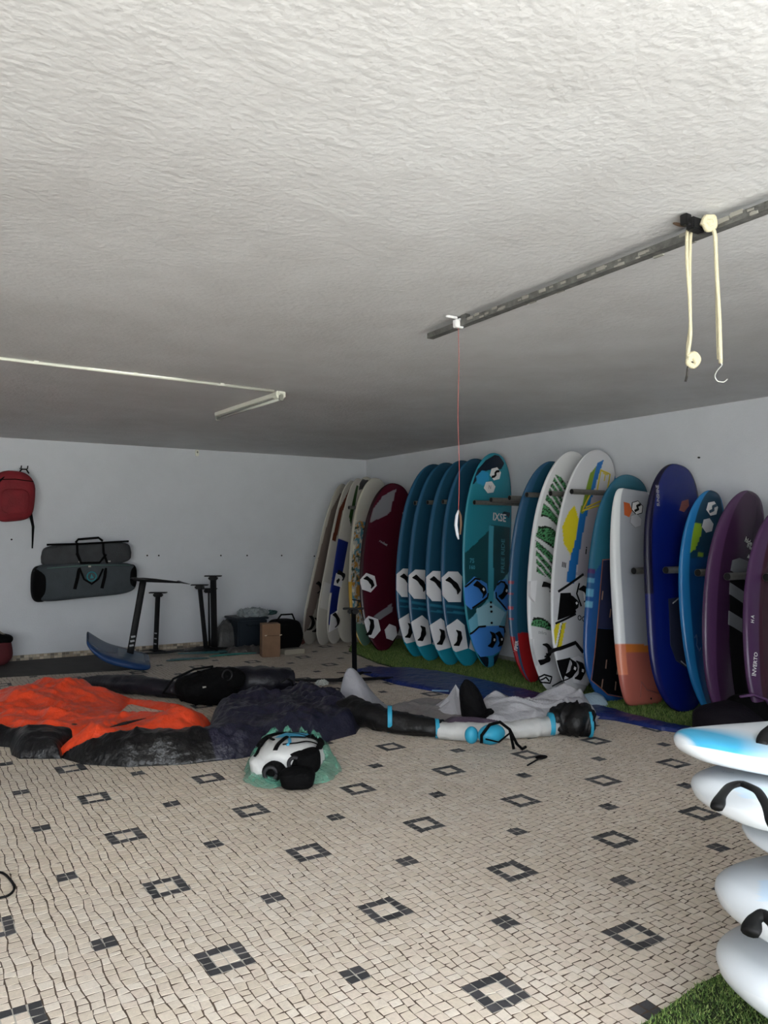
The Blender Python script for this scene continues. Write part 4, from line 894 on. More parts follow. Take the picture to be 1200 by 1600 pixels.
# loose wings on the floor there
for k, (x_, y_, sp_, m_, lab) in enumerate(((365, 1024, .65, mat('sea green wing', '#2f7c74', .4), 'sea green foil wing lying flat in front of the three masts'), (292, 1031, .5, mat('dull teal wing', '#2c5a5c', .4), 'dull teal foil wing lying at the left of the three masts'),
                                         (300, 1006, .55, CARB, 'thin black foil wing leaning by the back wall'))):
    p = onz(x_, y_); wv = airfoil(p + (-sp_ / 2, .04, .016), p + (sp_ / 2, -.04 if k else .02, .016), .13, .02, (0, 1, 0), m_, 'foil_wing', None, sweep=.06, n=14, taper=.3)
    tag(wv, lab, 'foil wing', 'loose foil wings on the floor')
# blue foil board turned over with mast
P = onz(233, 1046) + (0, 0, .065); N = ony(129, 1013, P[1] + .10)
b = Board(P, N, .52, .11, nrm=(.1, -.25, 1), rock=(.02, .13), shape='blunt', ends=(.03, .04), deckflat=5)
root = thing('foil_board', (P[0], P[1], 0), 'blue foil board lying upside down with black mast pointing up, left part of back floor', 'board')
b.hull(root, paint('#2c4260', '#1f3f70', [([(.1, -.5), (.5, -.5), (.5, .5), (.1, .5)], '#4a5c70')], railw=.8, bottom='#1b3a66'), Ns=90)
mb_ = ony(203, 1020, P[1] + .06); mt_ = ony(224, 906, P[1] + .12)
airfoil(mb_ - (0, 0, .02), mt_, .075, .03, (1, -.2, 0), CARB, 'mast', root)
for s_ in (.1, .16, .22): MB().box(mb_ + (mt_ - mb_) * s_, (.045, .034, .02), ax=[[1, 0, .1], [0, 1, 0], [-.1, 0, 1]]).build('mast_marking', LTM, root)
MB().tube([mt_ + (-.10, .02, .01), mt_ + (.0, 0, .0), mt_ + (.14, -.02, -.012), mt_ + (.45, -.06, -.045)], [.018, .026, .022, .008], 10).build('fuselage', CARB, root, smooth=True)
airfoil(mt_ + (-.07, .3, .012), mt_ + (-.07, -.3, .012), .12, .02, (-1, 0, 0), CARB, 'front_wing', root, sweep=.05, n=12, taper=.3)
airfoil(mt_ + (.42, .14, -.03), mt_ + (.42, -.26, -.05), .06, .01, (-1, 0, 0), CARB, 'rear_wing', root, sweep=.03, n=8, taper=.3)

# ------------------------------------------------------------------ clutter in the back corner
p = onz(318, 1008) + (0, .12, .1)
root = thing('tool_case', (p[0], p[1], 0), 'small black case on the floor behind the group of masts', 'case')
MB().box(p, (.22, .12, .2), bevel=.015).build('case_body', BK, root); MB().box(p + (0, 0, .1), (.23, .13, .03), bevel=.008).build('case_lid', mat('black rubber', '#060607', .6, spec=.25), root)
p = onz(428, 1027); bx = p + (0, .12, 0)
root = thing('cardboard_box', (bx[0], bx[1], 0), 'narrow upright brown cardboard box in front of the dark crate', 'box')
MB().box(bx + (0, 0, .205), (.225, .2, .41), ax=[[.97, -.25, 0], [.25, .97, 0], [0, 0, 1]], bevel=.004).build('box_body', mat('cardboard', '#7d6049', .85, vary=.12, vscale=10, bump=.2, bscale=40), root)
for sx in (-.09, .09): MB().box(bx + (sx, -.1 - .25 * sx, .27), (.03, .012, .014)).build('staple', mat('pale tape', '#b8aa92', .6), root)
MB().box(bx + (0, -.102, .265), (.22, .006, .006), ax=[[.97, -.25, 0], [.25, .97, 0], [0, 0, 1]]).build('seam', mat('dark cardboard', '#4c3829', .9), root)
p = onz(400, 1016); c = p + (0, .33, 0)
root = thing('crate', (c[0], c[1], 0), 'dark navy plastic crate behind the cardboard box', 'crate')
MB().box(c + (0, 0, .2), (.42, .45, .40), bevel=.02).build('crate_body', mat('navy plastic', '#0f1c26', .5), root)
MB().box(c + (0, 0, .405), (.46, .48, .03), bevel=.01).build('rim', mat('navy plastic'), root); MB().tube([c + (-.1, -.24, .34), c + (-.08, -.27, .32), c + (.08, -.27, .32), c + (.1, -.24, .34)], .01, 8).build('handle', mat('navy plastic'), root)
c2 = onz(455, 1018) + (0, .22, .2)
root = thing('holdall', (c2[0], c2[1], 0), 'black holdall slumped between the cardboard box and the leftmost board', 'bag')
v, f = pillow(c2, (.42, .4, .40), e=4.5, lump=.05, seed=8); mesh('bag_body', v, f, BK, root, smooth=True)
MB().tube([c2 + (-.14, -.05, .18), c2 + (-.08, -.08, .27), c2 + (.08, -.08, .27), c2 + (.14, -.05, .17)], .012, 8).build('handle', BK, root, smooth=True)
p = onz(460, 1022) + (0, .06, 0)
root = thing('tray', (p[0], p[1], 0), 'low white tray on the floor right of the cardboard box', 'tray')
MB().box(p + (0, 0, .03), (.28, .16, .06), bevel=.008).build('tray_body', mat('dusty white plastic', '#a39c8c', .7), root); MB().box(p + (0, 0, .062), (.24, .12, .008)).build('inner_panel', mat('dusty grey plastic', '#807b70', .8), root)

def cloth(name, poly, step, zf, cf, m, parent=None, holes=(), origin=None, edge=.05):
    """sheet of fabric over a floor outline: poly in world xy; zf(x, y, d) height; cf colour"""
    P = np.asarray(poly, float); lo = P.min(0) - step; hi = P.max(0) + step
    x = np.arange(lo[0], hi[0], step); y = np.arange(lo[1], hi[1], step); X, Y = np.meshgrid(x, y, indexing='ij')
    ins = inpoly(X, Y, P)
    for h_ in holes: ins &= ~inpoly(X, Y, h_)
    allp = [P] + [np.asarray(h_) for h_ in holes]
    D = np.full(X.shape, 1e9); BX = X.copy(); BY = Y.copy()
    for q_ in allp:
        d, bx_, by_ = dseg(X, Y, q_); m_ = d < D; D = np.where(m_, d, D); BX = np.where(m_, bx_, BX); BY = np.where(m_, by_, BY)
    cell = ins[:-1, :-1] | ins[1:, :-1] | ins[:-1, 1:] | ins[1:, 1:]
    X = np.where(ins, X, BX); Y = np.where(ins, Y, BY); D = np.where(ins, D, 0)
    Z = np.maximum(zf(X, Y, D), .006)
    idx = -np.ones(X.shape, int); used = np.zeros(X.shape, bool)
    used[:-1, :-1] |= cell; used[1:, :-1] |= cell; used[:-1, 1:] |= cell; used[1:, 1:] |= cell
    idx[used] = np.arange(used.sum()); a, b2 = np.nonzero(cell)
    F = np.stack([idx[a, b2], idx[a + 1, b2], idx[a + 1, b2 + 1], idx[a, b2 + 1]], 1)
    V = np.stack([X[used], Y[used], Z[used]], 1)
    # skirt down to the floor along the border
    e = {}
    for q_ in F:
        for i in range(4):
            k = (q_[i], q_[(i + 1) % 4]); 
            if (k[1], k[0]) in e: del e[(k[1], k[0])]
            else: e[k] = 1
    n = len(V); bv = sorted({i for k in e for i in k}); mp = {i: n + j for j, i in enumerate(bv)}
    V2 = V[bv].copy(); V2[:, 2] = .001; V = np.concatenate([V, V2]); F = F.tolist() + [(b_, a_, mp[a_], mp[b_]) for a_, b_ in e]
    cc = cf(V[:, 0], V[:, 1]) if cf else None
    return mesh(name, V, F, m, parent, cols=cc, smooth=True, origin=origin)
def W(pts): return [tuple(onz(*p)[:2]) for p in pts]
NYL = mat('ripstop nylon', rough=.34, attr=True, bump=1., bscale=10, bdist=.03, vary=.12, vscale=12)
# grey tarp beside the masts and a grey rag
tp = onz(365, 1014)
root = thing('tarp', (tp[0], tp[1], 0), 'crumpled grey tarp heaped between the foil masts and the crate', 'tarp')
cloth('tarp_sheet', [(tp[0] - .22, tp[1] - .05), (tp[0] + .42, tp[1] - .05), (tp[0] + .40, YW - .05), (tp[0] - .1, YW - .05), (tp[0] - .28, tp[1] + .2)], .02,
      lambda x, y, d: .33 * (1 - np.exp(-d / .05)) * (.75 + .5 * ridge(x * 4, y * 4)), lambda x, y: np.array(col('#50504f'))[None] * (.7 + .6 * fbm(x * 8, y * 8))[:, None], NYL, root)
tp = onz(392, 1021)
root = thing('rag', (tp[0], tp[1], 0), 'grey rag trailing on the floor in front of the crate', 'rag')
cloth('rag_sheet', [(tp[0] - .3, tp[1]), (tp[0] + .2, tp[1] - .15), (tp[0] + .24, tp[1] + .02), (tp[0] - .1, tp[1] + .2), (tp[0] - .35, tp[1] + .22)], .015,
      lambda x, y, d: .09 * (1 - np.exp(-d / .03)) * (.4 + ridge(x * 7, y * 7)), lambda x, y: np.array(col('#45423f'))[None] * (.7 + .6 * fbm(x * 8, y * 8))[:, None], NYL, root)
# crumpled white wrap on top of crate
cc_ = c + np.array([.02, -.05, .42]); g_ = np.random.default_rng(12); v, f = pillow(cc_ + (.05, 0, .045), (.42, .3, .11), e=2.4)
v += g_.normal(0, .012, v.shape); mesh_ = mesh('plastic_wrap', v, f, mat('pale plastic film', '#8c9496', .35, vary=.3, vscale=20), None, origin=cc_); tag(mesh_, 'crumpled pale plastic wrap on top of the dark crate', 'plastic wrap')
v, f = pillow(cc_ + (.3, -.02, .04), (.2, .12, .05), e=2.4); v += g_.normal(0, .005, v.shape)
tag(mesh('green_pouch', v, f, mat('dark green fabric', '#18393a', .7), None, origin=cc_ + (.3, 0, .02)), 'dark green pouch resting above the cardboard box', 'pouch')
# dark mat along the back wall
ma = W([(-20, 1060), (190, 1048), (215, 1045)]); mk = [ma[0], ma[1], ma[2], (ma[2][0] + .02, YW - .05), (ma[0][0] - .1, YW - .05)]
root = mesh('floor_mat', [(x_, y_, .009) for x_, y_ in mk] + [(x_, y_, 0) for x_, y_ in mk], [tuple(range(5))] + [(i, i + 5, (i + 1) % 5 + 5, (i + 1) % 5) for i in range(5)], mat('dark rubber', '#3c3a37', .85, vary=.25, vscale=5, bump=.3), origin=(mk[0][0], mk[0][1], 0)); tag(root, 'dark rubber mat on the floor along the back wall, far left', 'mat')

# ------------------------------------------------------------------ blue tarp along the turf
bt = W([(556, 1050), (575, 1046), (640, 1047), (700, 1055), (760, 1067), (830, 1084), (940, 1108), (1020, 1130), (1112, 1147), (1108, 1153), (1030, 1141), (960, 1126), (880, 1118), (800, 1106), (740, 1092), (700, 1085), (620, 1070)])
root = thing('blue_tarp', (bt[0][0], bt[0][1], 0), 'royal blue tarp lying flat along the edge of the turf', 'tarp')
cloth('tarp_sheet', bt, .02, lambda x, y, d: .02 + .012 * np.clip(d / .03, 0, 1) + .012 * ridge(x * 5, y * 5), lambda x, y: np.array(col('#162a6e'))[None] * (.8 + .4 * fbm(x * 6, y * 6))[:, None], NYL, root)
for p_ in ((688, 1079), (717, 1081)):
    p = onz(*p_, .035); MB().box(p, (.16, .05, .006), ax=[[.75, -.65, 0], [.65, .75, 0], [0, 0, 1]]).build('tape_mark', mat('pale blue tape', '#7fa6cc', .6), root)

# ------------------------------------------------------------------ orange and black kite
ORG = col('#ea4a24'); NAV = col('#1d1d2a'); BLKc = col('#0b0b0e')
kr_ = thing('kite', onz(250, 1150), 'deflated orange and black kite spread over the floor at left', 'kite')
or_pts = [(-40, 1108), (0, 1092, .06), (50, 1070, .10), (98, 1062, .14), (150, 1068, .12), (200, 1082, .08), (292, 1099, .05), (285, 1106, .05), (236, 1102, .03), (202, 1096, .02), (182, 1114, .02), (215, 1116, .02), (238, 1122, .02),
          (280, 1114, .05), (334, 1115, .12), (322, 1148, .06), (298, 1162, .04), (200, 1170, .04), (140, 1178, .03), (88, 1172, .03), (125, 1158, .03), (50, 1166, .03), (-40, 1152, .03)]
orp = [tuple(onz(*p)[:2]) for p in or_pts]
hx0 = onz(225, 1116)
def zo(x, y, d):
    big_ = fbm(x * 1.1 + 3, y * 1.1 + 8, 2); a_ = x * .8 + y * .6; b_ = y * .8 - x * .6
    r1 = ridge(a_ * 3.4, b_ * 1.1 + 3, 2); r2 = ridge(b_ * 6 + 4, a_ * 1.6, 2)
    hgt = .04 + .18 * np.clip(big_ - .3, 0, 1) + .09 * r1 ** 2 + .05 * r2 ** 2 + .025 * ridge(a_ * 12, b_ * 5, 2) ** 2
    hgt = hgt * (.25 + .75 * np.clip(np.hypot(x - hx0[0], (y - hx0[1]) * .8) / .75, 0, 1))
    return hgt * (1 - np.exp(-d / .09)) + .012
cloth('canopy', orp, .016, zo, lambda x, y: np.array(ORG)[None] * (.92 + .16 * fbm(x * 2, y * 2))[:, None], mat('orange ripstop', rough=.36, attr=True, bump=1., bscale=9, bdist=.035), kr_)['label'] = 'orange canopy panel'
nv_pts = [(300, 1163), (322, 1148), (332, 1118), (362, 1108), (420, 1100), (452, 1086), (500, 1088), (545, 1102), (566, 1128), (556, 1143), (470, 1166), (370, 1181), (290, 1190), (200, 1194), (130, 1190), (95, 1180), (140, 1177), (200, 1170)]
nvp = [tuple(onz(p[0], p[1], .02)[:2]) for p in nv_pts]
def zn(x, y, d):
    return (.05 + .12 * ridge(x * 1.7 + 2, y * 2.4, 3) ** 3 + .08 * fbm(x * 1.3, y * 1.3 + 7, 2)) * (1 - np.exp(-d / .07)) + .015 + (.05 * ridge((x + y * .5) * 5, (y * .9 - x * .4) * 1.3, 2) ** 2 + .025 * ridge((x - y) * 9, (x + y) * 2.5, 2) ** 3) * np.clip(d / .08, 0, 1)
cloth('leading_edge', nvp, .016, zn, lambda x, y: np.where((x < 1.9)[:, None], np.array(col('#070709'))[None], np.array(col('#1e1e30'))[None]) * np.ones((len(x), 3)), NYL, kr_)['label'] = 'dark navy deflated front edge'
op2 = [tuple(onz(*p)[:2]) for p in ((362, 1108, .08), (375, 1099, .08), (400, 1102, .10), (424, 1098, .10), (420, 1106, .10), (385, 1110, .08))]
cloth('canopy', op2, .012, lambda x, y, d: .06 + .10 * (1 - np.exp(-d / .04)), lambda x, y: np.array(ORG)[None] * np.ones((len(x), 1)), mat('orange ripstop'), kr_)['label'] = 'orange canopy corner'
# black wingtip at the front left
bl = [tuple(onz(*p)[:2]) for p in ((-40, 1150), (50, 1160), (85, 1157), (140, 1145), (150, 1150), (100, 1172), (95, 1186), (30, 1186), (18, 1180), (15, 1168), (-40, 1164))]
cloth('wingtip', bl, .014, lambda x, y, d: (.07 + .09 * ridge(x * 4, y * 5, 3)) * (1 - np.exp(-d / .04)) + .01, lambda x, y: np.array(BLKc)[None] * np.ones((len(x), 1)), mat('black ripstop', rough=.4, attr=True, bump=1., bscale=10, bdist=.03), kr_)
# dark rear edge rolled
def roll(name, pts, rad, m, parent=None, n=16, seed=0, flat=.8, amp=.18, origin=None, cols=None):
    P = np.array([onz(*p) for p in pts]); k = len(P); t = np.linspace(0, k - 1, (k - 1) * 14 + 1); Q = np.stack([interp(np.arange(k), P[:, j], t) for j in range(3)], 1)
    R_ = interp(np.arange(k), np.array(rad, float), t); Q[:, 2] = R_ * flat
    T = np.gradient(Q, axis=0); T /= np.linalg.norm(T, axis=1)[:, None]; v = []
    for i in range(len(Q)):
        a_ = np.cross(T[i], (0, 0, 1)); a_ /= np.linalg.norm(a_); u_ = np.cross(a_, T[i])
        for j in range(n):
            q_ = 2 * math.pi * j / n; w_ = 1 + amp * (2 * float(ridge(np.array([i * .22 + seed]), np.array([j * .5 + seed]), 2)[0]) - 1.2)
            p_ = Q[i] + R_[i] * w_ * (math.cos(q_) * a_ + flat * math.sin(q_) * u_); p_[2] = max(p_[2], .004); v.append(p_)
    f = [(i * n + j, i * n + (j + 1) % n, (i + 1) * n + (j + 1) % n, (i + 1) * n + j) for i in range(len(Q) - 1) for j in range(n)] + [tuple(range(n))[::-1], tuple((len(Q) - 1) * n + j for j in range(n))]
    return mesh(name, v, f, m, parent, smooth=True, origin=origin)
M_bknyl = mat('black nylon', '#060608', .5, bump=.5, bscale=40); M_nav = mat('navy nylon', '#12121c', .42, bump=.5, bscale=40)
roll('trailing_edge', [(112, 1074), (160, 1078), (220, 1086), (290, 1092)], [.05, .09, .11, .09], M_nav, kr_, seed=3)
MB().tube([onz(172, 1136, .2), onz(195, 1130, .21), onz(228, 1122, .2)], [.004, .022, .004], 8, flat=.5).build('seam', M_bknyl, kr_)
# second dark kite roll behind
k2 = thing('kite_bag', onz(400, 1085), 'long black fabric kite bag lying behind the orange kite', 'bag')
roll('bag_body', [(285, 1082), (340, 1086), (400, 1088), (455, 1084)], [.11, .16, .17, .15], M_nav, k2, seed=8)
MB().tube([onz(440, 1066, .26), onz(448, 1060, .30), onz(456, 1064, .24), onz(458, 1074, .12)], .012, 8, flat=.5).build('strap', M_bknyl, k2)
# harness heap
hp = onz(335, 1108); rt = thing('harness', (hp[0], hp[1] + .3, 0), 'black padded harness heaped on the orange kite', 'harness')
hx = hp + (0, .18, 0); v, f = pillow(hx + (0, 0, .16), (.56, .40, .30), e=2.5, lump=.12, seed=3); g_ = np.random.default_rng(4); v += g_.normal(0, .006, v.shape); mesh('harness_body', v, f, BK, rt, smooth=True)
v, f = pillow(hx + (.18, -.05, .22), (.3, .26, .2), e=2.3, lump=.1, seed=7); mesh('waist_pad', v, f, BK, rt, smooth=True)
MB().tube([hx + (-.38, .05, .14), hx + (-.3, .02, .26), hx + (-.12, 0, .33), hx + (.05, 0, .34)], .016, 8, flat=.6).build('strap', BK, rt, smooth=True)
MB().tube([hx + (-.38, .05, .14), hx + (-.25, -.08, .13), hx + (-.12, -.14, .08)], .014, 8, flat=.6).build('strap', BK, rt, smooth=True)
ring = [hx + (.12 + .045 * math.cos(t), -.17, .28 + .045 * math.sin(t)) for t in np.linspace(0, 2 * math.pi, 20)]; MB().tube(ring, .008, 6).build('buckle_ring', mat('dark steel'), rt)
MB().box(hx + (-.1, -.2, .2), (.03, .012, .02)).box(hx + (.36, -.1, .1), (.025, .012, .02)).build('buckle', mat('pale buckle'), rt)

# ------------------------------------------------------------------ grey kite with white and black leading edge
k3 = thing('kite', onz(740, 1140), 'grey and white kite with black and white front edge and sky blue bands', 'kite')
roll('leading_edge', [(540, 1128), (580, 1138), (625, 1146), (690, 1153)], [.13, .12, .10, .08], M_bknyl, k3, seed=1, amp=.22)['label'] = 'black left section of the front edge'
WN = mat('white nylon', '#cfd0cf', .45, bump=.4, bscale=30, vary=.08, vscale=10); SKY = mat('sky blue band', '#2f9fc2', .5)
roll('leading_edge', [(686, 1154), (730, 1157), (790, 1154), (830, 1152), (866, 1148)], [.075, .08, .075, .085, .085], WN, k3, seed=5, amp=.15)['label'] = 'white middle section of the front edge'
roll('leading_edge', [(862, 1147), (885, 1147), (905, 1150), (923, 1150)], [.10, .14, .15, .11], M_bknyl, k3, seed=9, amp=.35)['label'] = 'black right section of the front edge'
for (x_, y_, rr, dx_) in ((609, 1144, .118, 7), (683, 1153, .083, 6), (861, 1149, .10, 7), (920, 1152, .12, 4)):
    roll('band', [(x_ - dx_ / 2, y_), (x_ + dx_ / 2, y_)], [rr, rr], SKY, k3, amp=.03, flat=.85)
p = onz(768, 1154, .10)
MB().ellipsoid(p + (0, .0, .03), (.11, .07, .07)).build('valve_pocket', SKY, k3, smooth=True); p2 = onz(741, 1150, .12); MB().ellipsoid(p2 + (0, .03, 0), (.05, .045, .06)).build('valve_pocket', SKY, k3, smooth=True)
MB().tube([p + (-.14, -.06, .0), p + (-.13, -.05, .05), p + (-.05, -.04, .11), p + (.06, -.02, .11), p + (.14, -.03, .05), p + (.15, -.06, -.08)], .011, 8).build('handle', BK, k3, smooth=True)
MB().tube([p + (.14, -.03, .05), p + (.18, -.06, -.05), p + (.22, -.07, -.088), p + (.27, -.05, -.085)], .010, 8).build('handle', BK, k3, smooth=True)
MB().tube([p + (-.12, -.08, .03), p + (-.02, -.1, .0), p + (.1, -.09, .05)], .006, 6).build('cord', BK, k3)
GRN = mat('pale grey canopy', rough=.42, attr=True, bump=1., bscale=8, bdist=.03)
def gc(base, a_=.25): return lambda x, y: np.array(col(base))[None] * (1 - a_ + 2 * a_ * fbm(x * 3, y * 3))[:, None]
pk = onz(553, 1110)
cloth('canopy', [tuple(onz(*q_)[:2]) for q_ in ((528, 1110), (560, 1116), (600, 1120), (612, 1110), (590, 1100), (560, 1098), (535, 1100))], .014,
      lambda x, y, d: .36 * np.exp(-((x - pk[0] + .02) ** 2 + (y - pk[1] - .1) ** 2) / .05) * (1 - np.exp(-d / .03)) + .02, gc('#9a9aa0', .1), GRN, k3)['label'] = 'peaked grey canopy fold'
cloth('canopy', W([(600, 1114), (640, 1100), (700, 1098), (745, 1108), (748, 1140), (690, 1142), (640, 1130)]), .016,
      lambda x, y, d: (.02 + .06 * ridge(x * 5, y * 5, 3)) * (1 - np.exp(-d / .04)) + .008, gc('#8b8685', .2), GRN, k3)['label'] = 'flat dusty grey canopy part'
cp = [onz(*q_)[:2] for q_ in ((820, 1125), (870, 1120), (780, 1130))]
def zr(x, y, d):
    return (.07 + .15 * ridge(x * 2.1 + 4, y * 2.3 + 1, 2) ** 3 + .08 * ridge((x + y) * 4, (x - y) * 1.5, 2) ** 3) * (1 - np.exp(-d / .06)) + .01
cloth('canopy', W([(745, 1118), (800, 1110), (850, 1100), (905, 1102), (935, 1120), (915, 1140), (860, 1144), (790, 1148), (750, 1145)]), .015, zr, gc('#c2c2c8', .10), GRN, k3)['label'] = 'light grey crumpled canopy heap'
cloth('canopy', W([(690, 1138), (745, 1140), (800, 1146), (790, 1150), (690, 1150)]), .014, lambda x, y, d: .12 * (1 - np.exp(-d / .04)) + .01, gc('#56485a', .15), GRN, k3)['label'] = 'mauve grey strip'
def fan(name, px, z, m, label=None, th=.012):
    """a stiff upright fold of fabric through photo points at heights z, thickened"""
    P = np.array([onz(x_, y_, z_) for x_, y_, z_ in px]); nrm = _F0 * th; v = np.concatenate([P, P + nrm]); k = len(P)
    f = [tuple(range(k)), tuple(range(2 * k - 1, k - 1, -1))] + [(i, i + k, (i + 1) % k + k, (i + 1) % k) for i in range(k)]
    o = mesh(name, v, f, m, k3)
    if label: o['label'] = label
st = onz(762, 1138)
M_bk3 = mat('black strut cloth', '#060608', .75, bump=.8, bscale=12, bdist=.03, spec=.2)
v_, f_ = [], []
v, f = pillow(st + (-.02, .16, .17), (.22, .20, .40), e=2.3, lump=.16, seed=5); k_ = (1.35 - v[:, 2] / .37 * .85)[:, None]; v[:, :2] = st[:2] + (-.02, .16) + (v[:, :2] - st[:2] - (-.02, .16)) * k_; v[:, 0] += (v[:, 2] - .17) * -.35; mesh('strut', v, f, M_bk3, k3, smooth=True)
v, f = pillow(st + (.08, .03, .07), (.24, .2, .13), e=2.3, lump=.12, seed=2); mesh('strut', v, f, M_bk3, k3, smooth=True)
tp_ = W([(905, 1112), (950, 1106), (948, 1100), (930, 1096), (880, 1106)])
cloth('wingtip', tp_, .012, lambda x, y, d: .10 * (1 - np.exp(-d / .05)) + .03, gc('#9cb4c4', .2), GRN, k3)['label'] = 'pale tip with blue corner'
# peaks of the grey canopy
for (x_, y_, hh, wx) in ((712, 1118, .26, .18), (790, 1127, .20, .24), (870, 1122, .15, .30)):
    c_ = onz(x_, y_); n_ = 10; v = [c_ + (0, 0, hh)]
    rr_ = random.Random(int(x_))
    R1 = []
    for j in range(14):
        a_ = 2 * math.pi * j / 14; R1.append(c_ + (wx * .45 * math.cos(a_) * rr_.uniform(.6, 1.2), wx * .45 * math.sin(a_) * rr_.uniform(.6, 1.2), hh * rr_.uniform(.45, .65)))
    R2 = [c_ + (wx * 1.2 * math.cos(2 * math.pi * j / 14) * rr_.uniform(.8, 1.3), wx * 1.2 * math.sin(2 * math.pi * j / 14) * rr_.uniform(.8, 1.3), .02) for j in range(14)]
    v += R1 + R2; f = [(0, 1 + j, 1 + (j + 1) % 14) for j in range(14)] + [(1 + j, 15 + j, 15 + (j + 1) % 14, 1 + (j + 1) % 14) for j in range(14)]
    o_ = mesh('canopy_fold', v, f, mat('pale canopy fold', '#b6b6bc', .5, bump=.4, bscale=30, vary=.1, vscale=8), k3)

# ------------------------------------------------------------------ bundle in green plastic
bc = onz(468, 1222) + (.02, .18, 0)
gb = thing('plastic_bag', (bc[0], bc[1], 0), 'thin green plastic bag spread open around the rolled kite', 'bag')
fr = np.array([cy_, -sy_, 0]); fw_ = np.array([sy_, cy_, 0])
def BP(a_, b_, z_): return bc + fr * a_ + fw_ * b_ + np.array([0, 0, z_])
n1, n2 = 90, 12; v = []; g_ = np.random.default_rng(9)
for i in range(n1):
    t = 2 * math.pi * i / n1; rx = .30 * (1 + .07 * math.sin(3 * t + 1) + .04 * math.sin(11 * t)); ry = .34 * (1 + .08 * math.cos(2 * t) + .05 * math.sin(9 * t))
    for j in range(n2):
        s_ = j / (n2 - 1); k = 1 - .36 * s_; back = max(0, math.sin(t))
        z_ = .006 + (.03 + .17 * back ** .7 + .05 * abs(math.cos(t))) * math.sin(s_ * math.pi * .62) * (1 + .10 * math.sin(13 * t + 5 * s_) + .08 * math.sin(29 * t + 9 * s_)) + g_.uniform(0, .008)
        v.append(BP(rx * k * math.cos(t), ry * k * math.sin(t), z_))
f = [(i * n2 + j, ((i + 1) % n1) * n2 + j, ((i + 1) % n1) * n2 + j + 1, i * n2 + j + 1) for i in range(n1) for j in range(n2 - 1)]
mesh('bag_film', v, f, mat('green plastic film', '#6fb39c', .18, alpha=.55, bump=1., bscale=22, bdist=.02, vary=.3, vscale=18), gb, smooth=True)
bd = thing('rolled_kite', (bc[0], bc[1], 0), 'white, black and sky blue rolled wing bundle lying in a green plastic bag', 'kite')
def blob(a_, b_, z_, sx, sy, sz_, m, name, seed, e=2.5, lump=.06):
    v, f = pillow((0, 0, 0), (sx, sy, sz_), e=e, lump=lump, seed=seed); w_ = np.array(v) @ np.array([fr, fw_, [0, 0, 1]]) + BP(a_, b_, z_); w_[:, 2] = np.maximum(w_[:, 2], .008)
    return mesh(name, w_, f, m, bd, smooth=True)
blob(.0, .03, .115, .42, .46, .21, WN, 'wing_cloth', 2, lump=.07)
blob(-.13, -.07, .08, .22, .26, .15, WN, 'wing_cloth', 5, lump=.08)
def surf(a_, b_):
    k = 1 - abs(a_ / .215) ** 2.5 - abs((b_ - .03) / .235) ** 2.5; z1 = .115 + .107 * max(k, 0) ** .4
    k = 1 - abs((a_ + .13) / .115) ** 2.5 - abs((b_ + .07) / .135) ** 2.5; z2 = (.08 + .077 * max(k, 0) ** .4) if k > 0 else 0
    return max(z1 if k is not None else 0, z2)
def on_bundle(name, pts, rad, m, flat=.5):
    k = len(pts); t = np.linspace(0, k - 1, (k - 1) * 6 + 1); a_ = interp(np.arange(k), [p[0] for p in pts], t); b_ = interp(np.arange(k), [p[1] for p in pts], t)
    MB().tube([BP(x_, y_, surf(x_, y_) + .006) for x_, y_ in zip(a_, b_)], rad, 8, flat=flat).build(name, m, bd, smooth=True)
SKYC = mat('sky blue cloth', '#3fa3cc', .5)
pan = [(-.10, .0), (.08, .02), (.12, .14), (.02, .16), (-.06, .10)]
pa = np.linspace(0, 1, 9)
v = []; f = []
for i in range(9):
    for j in range(9):
        s_, t_ = pa[i], pa[j]; q0 = np.array((-.10, .0)) * (1 - s_) + np.array((.09, .02)) * s_; q1 = np.array((-.04, .14)) * (1 - s_) + np.array((.12, .16)) * s_; q_ = q0 * (1 - t_) + q1 * t_
        v.append(BP(q_[0], q_[1], surf(*q_) + .009))
f = [(i * 9 + j, (i + 1) * 9 + j, (i + 1) * 9 + j + 1, i * 9 + j + 1) for i in range(8) for j in range(8)]
mesh('blue_panel', v, f, SKYC, bd, smooth=True)
on_bundle('strap', [(-.19, -.02), (-.17, .08), (-.10, .17), (.0, .215), (.10, .21), (.17, .15), (.195, .04), (.19, -.05)], .022, BK)
on_bundle('strap', [(-.02, .14), (.05, .09), (.12, .05), (.16, .05)], .009, BK); on_bundle('strap', [(.12, .15), (.11, .08), (.09, .03), (.0, .02)], .009, BK)
on_bundle('strap', [(-.14, .09), (-.12, .02), (-.10, -.02)], .012, BK); on_bundle('strap', [(-.02, .02), (-.04, -.05), (-.06, -.11), (-.07, -.16)], .015, BK)
on_bundle('strap', [(-.17, -.03), (-.19, -.09), (-.2, -.13)], .010, BK); on_bundle('strap', [(.0, -.02), (.01, -.08), (.0, -.12)], .010, SKYC)
on_bundle('strap', [(-.03, -.11), (.05, -.09), (.12, -.04), (.18, -.02)], .008, BK)
for (a_, b_, z_, r_2) in ((-.085, -.235, .075, .062), (.055, -.20, .125, .060)):
    MB().tube([BP(a_, b_, z_), BP(a_ + .02, b_ + .05, z_), BP(a_ + .05, b_ + .2, z_ + .01)], [r_2, r_2 * 1.05, r_2], 20).build('handle_roll', BK, bd, smooth=True)
    rg = [BP(a_ + r_2 * .6 * math.cos(t), b_ - .008, z_ + r_2 * .6 * math.sin(t)) for t in np.linspace(0, 2 * math.pi, 20)]; MB().tube(rg, .012, 8).build('roll_rim', mat('soft black rubber', '#1b1b1f', .6), bd, smooth=True)
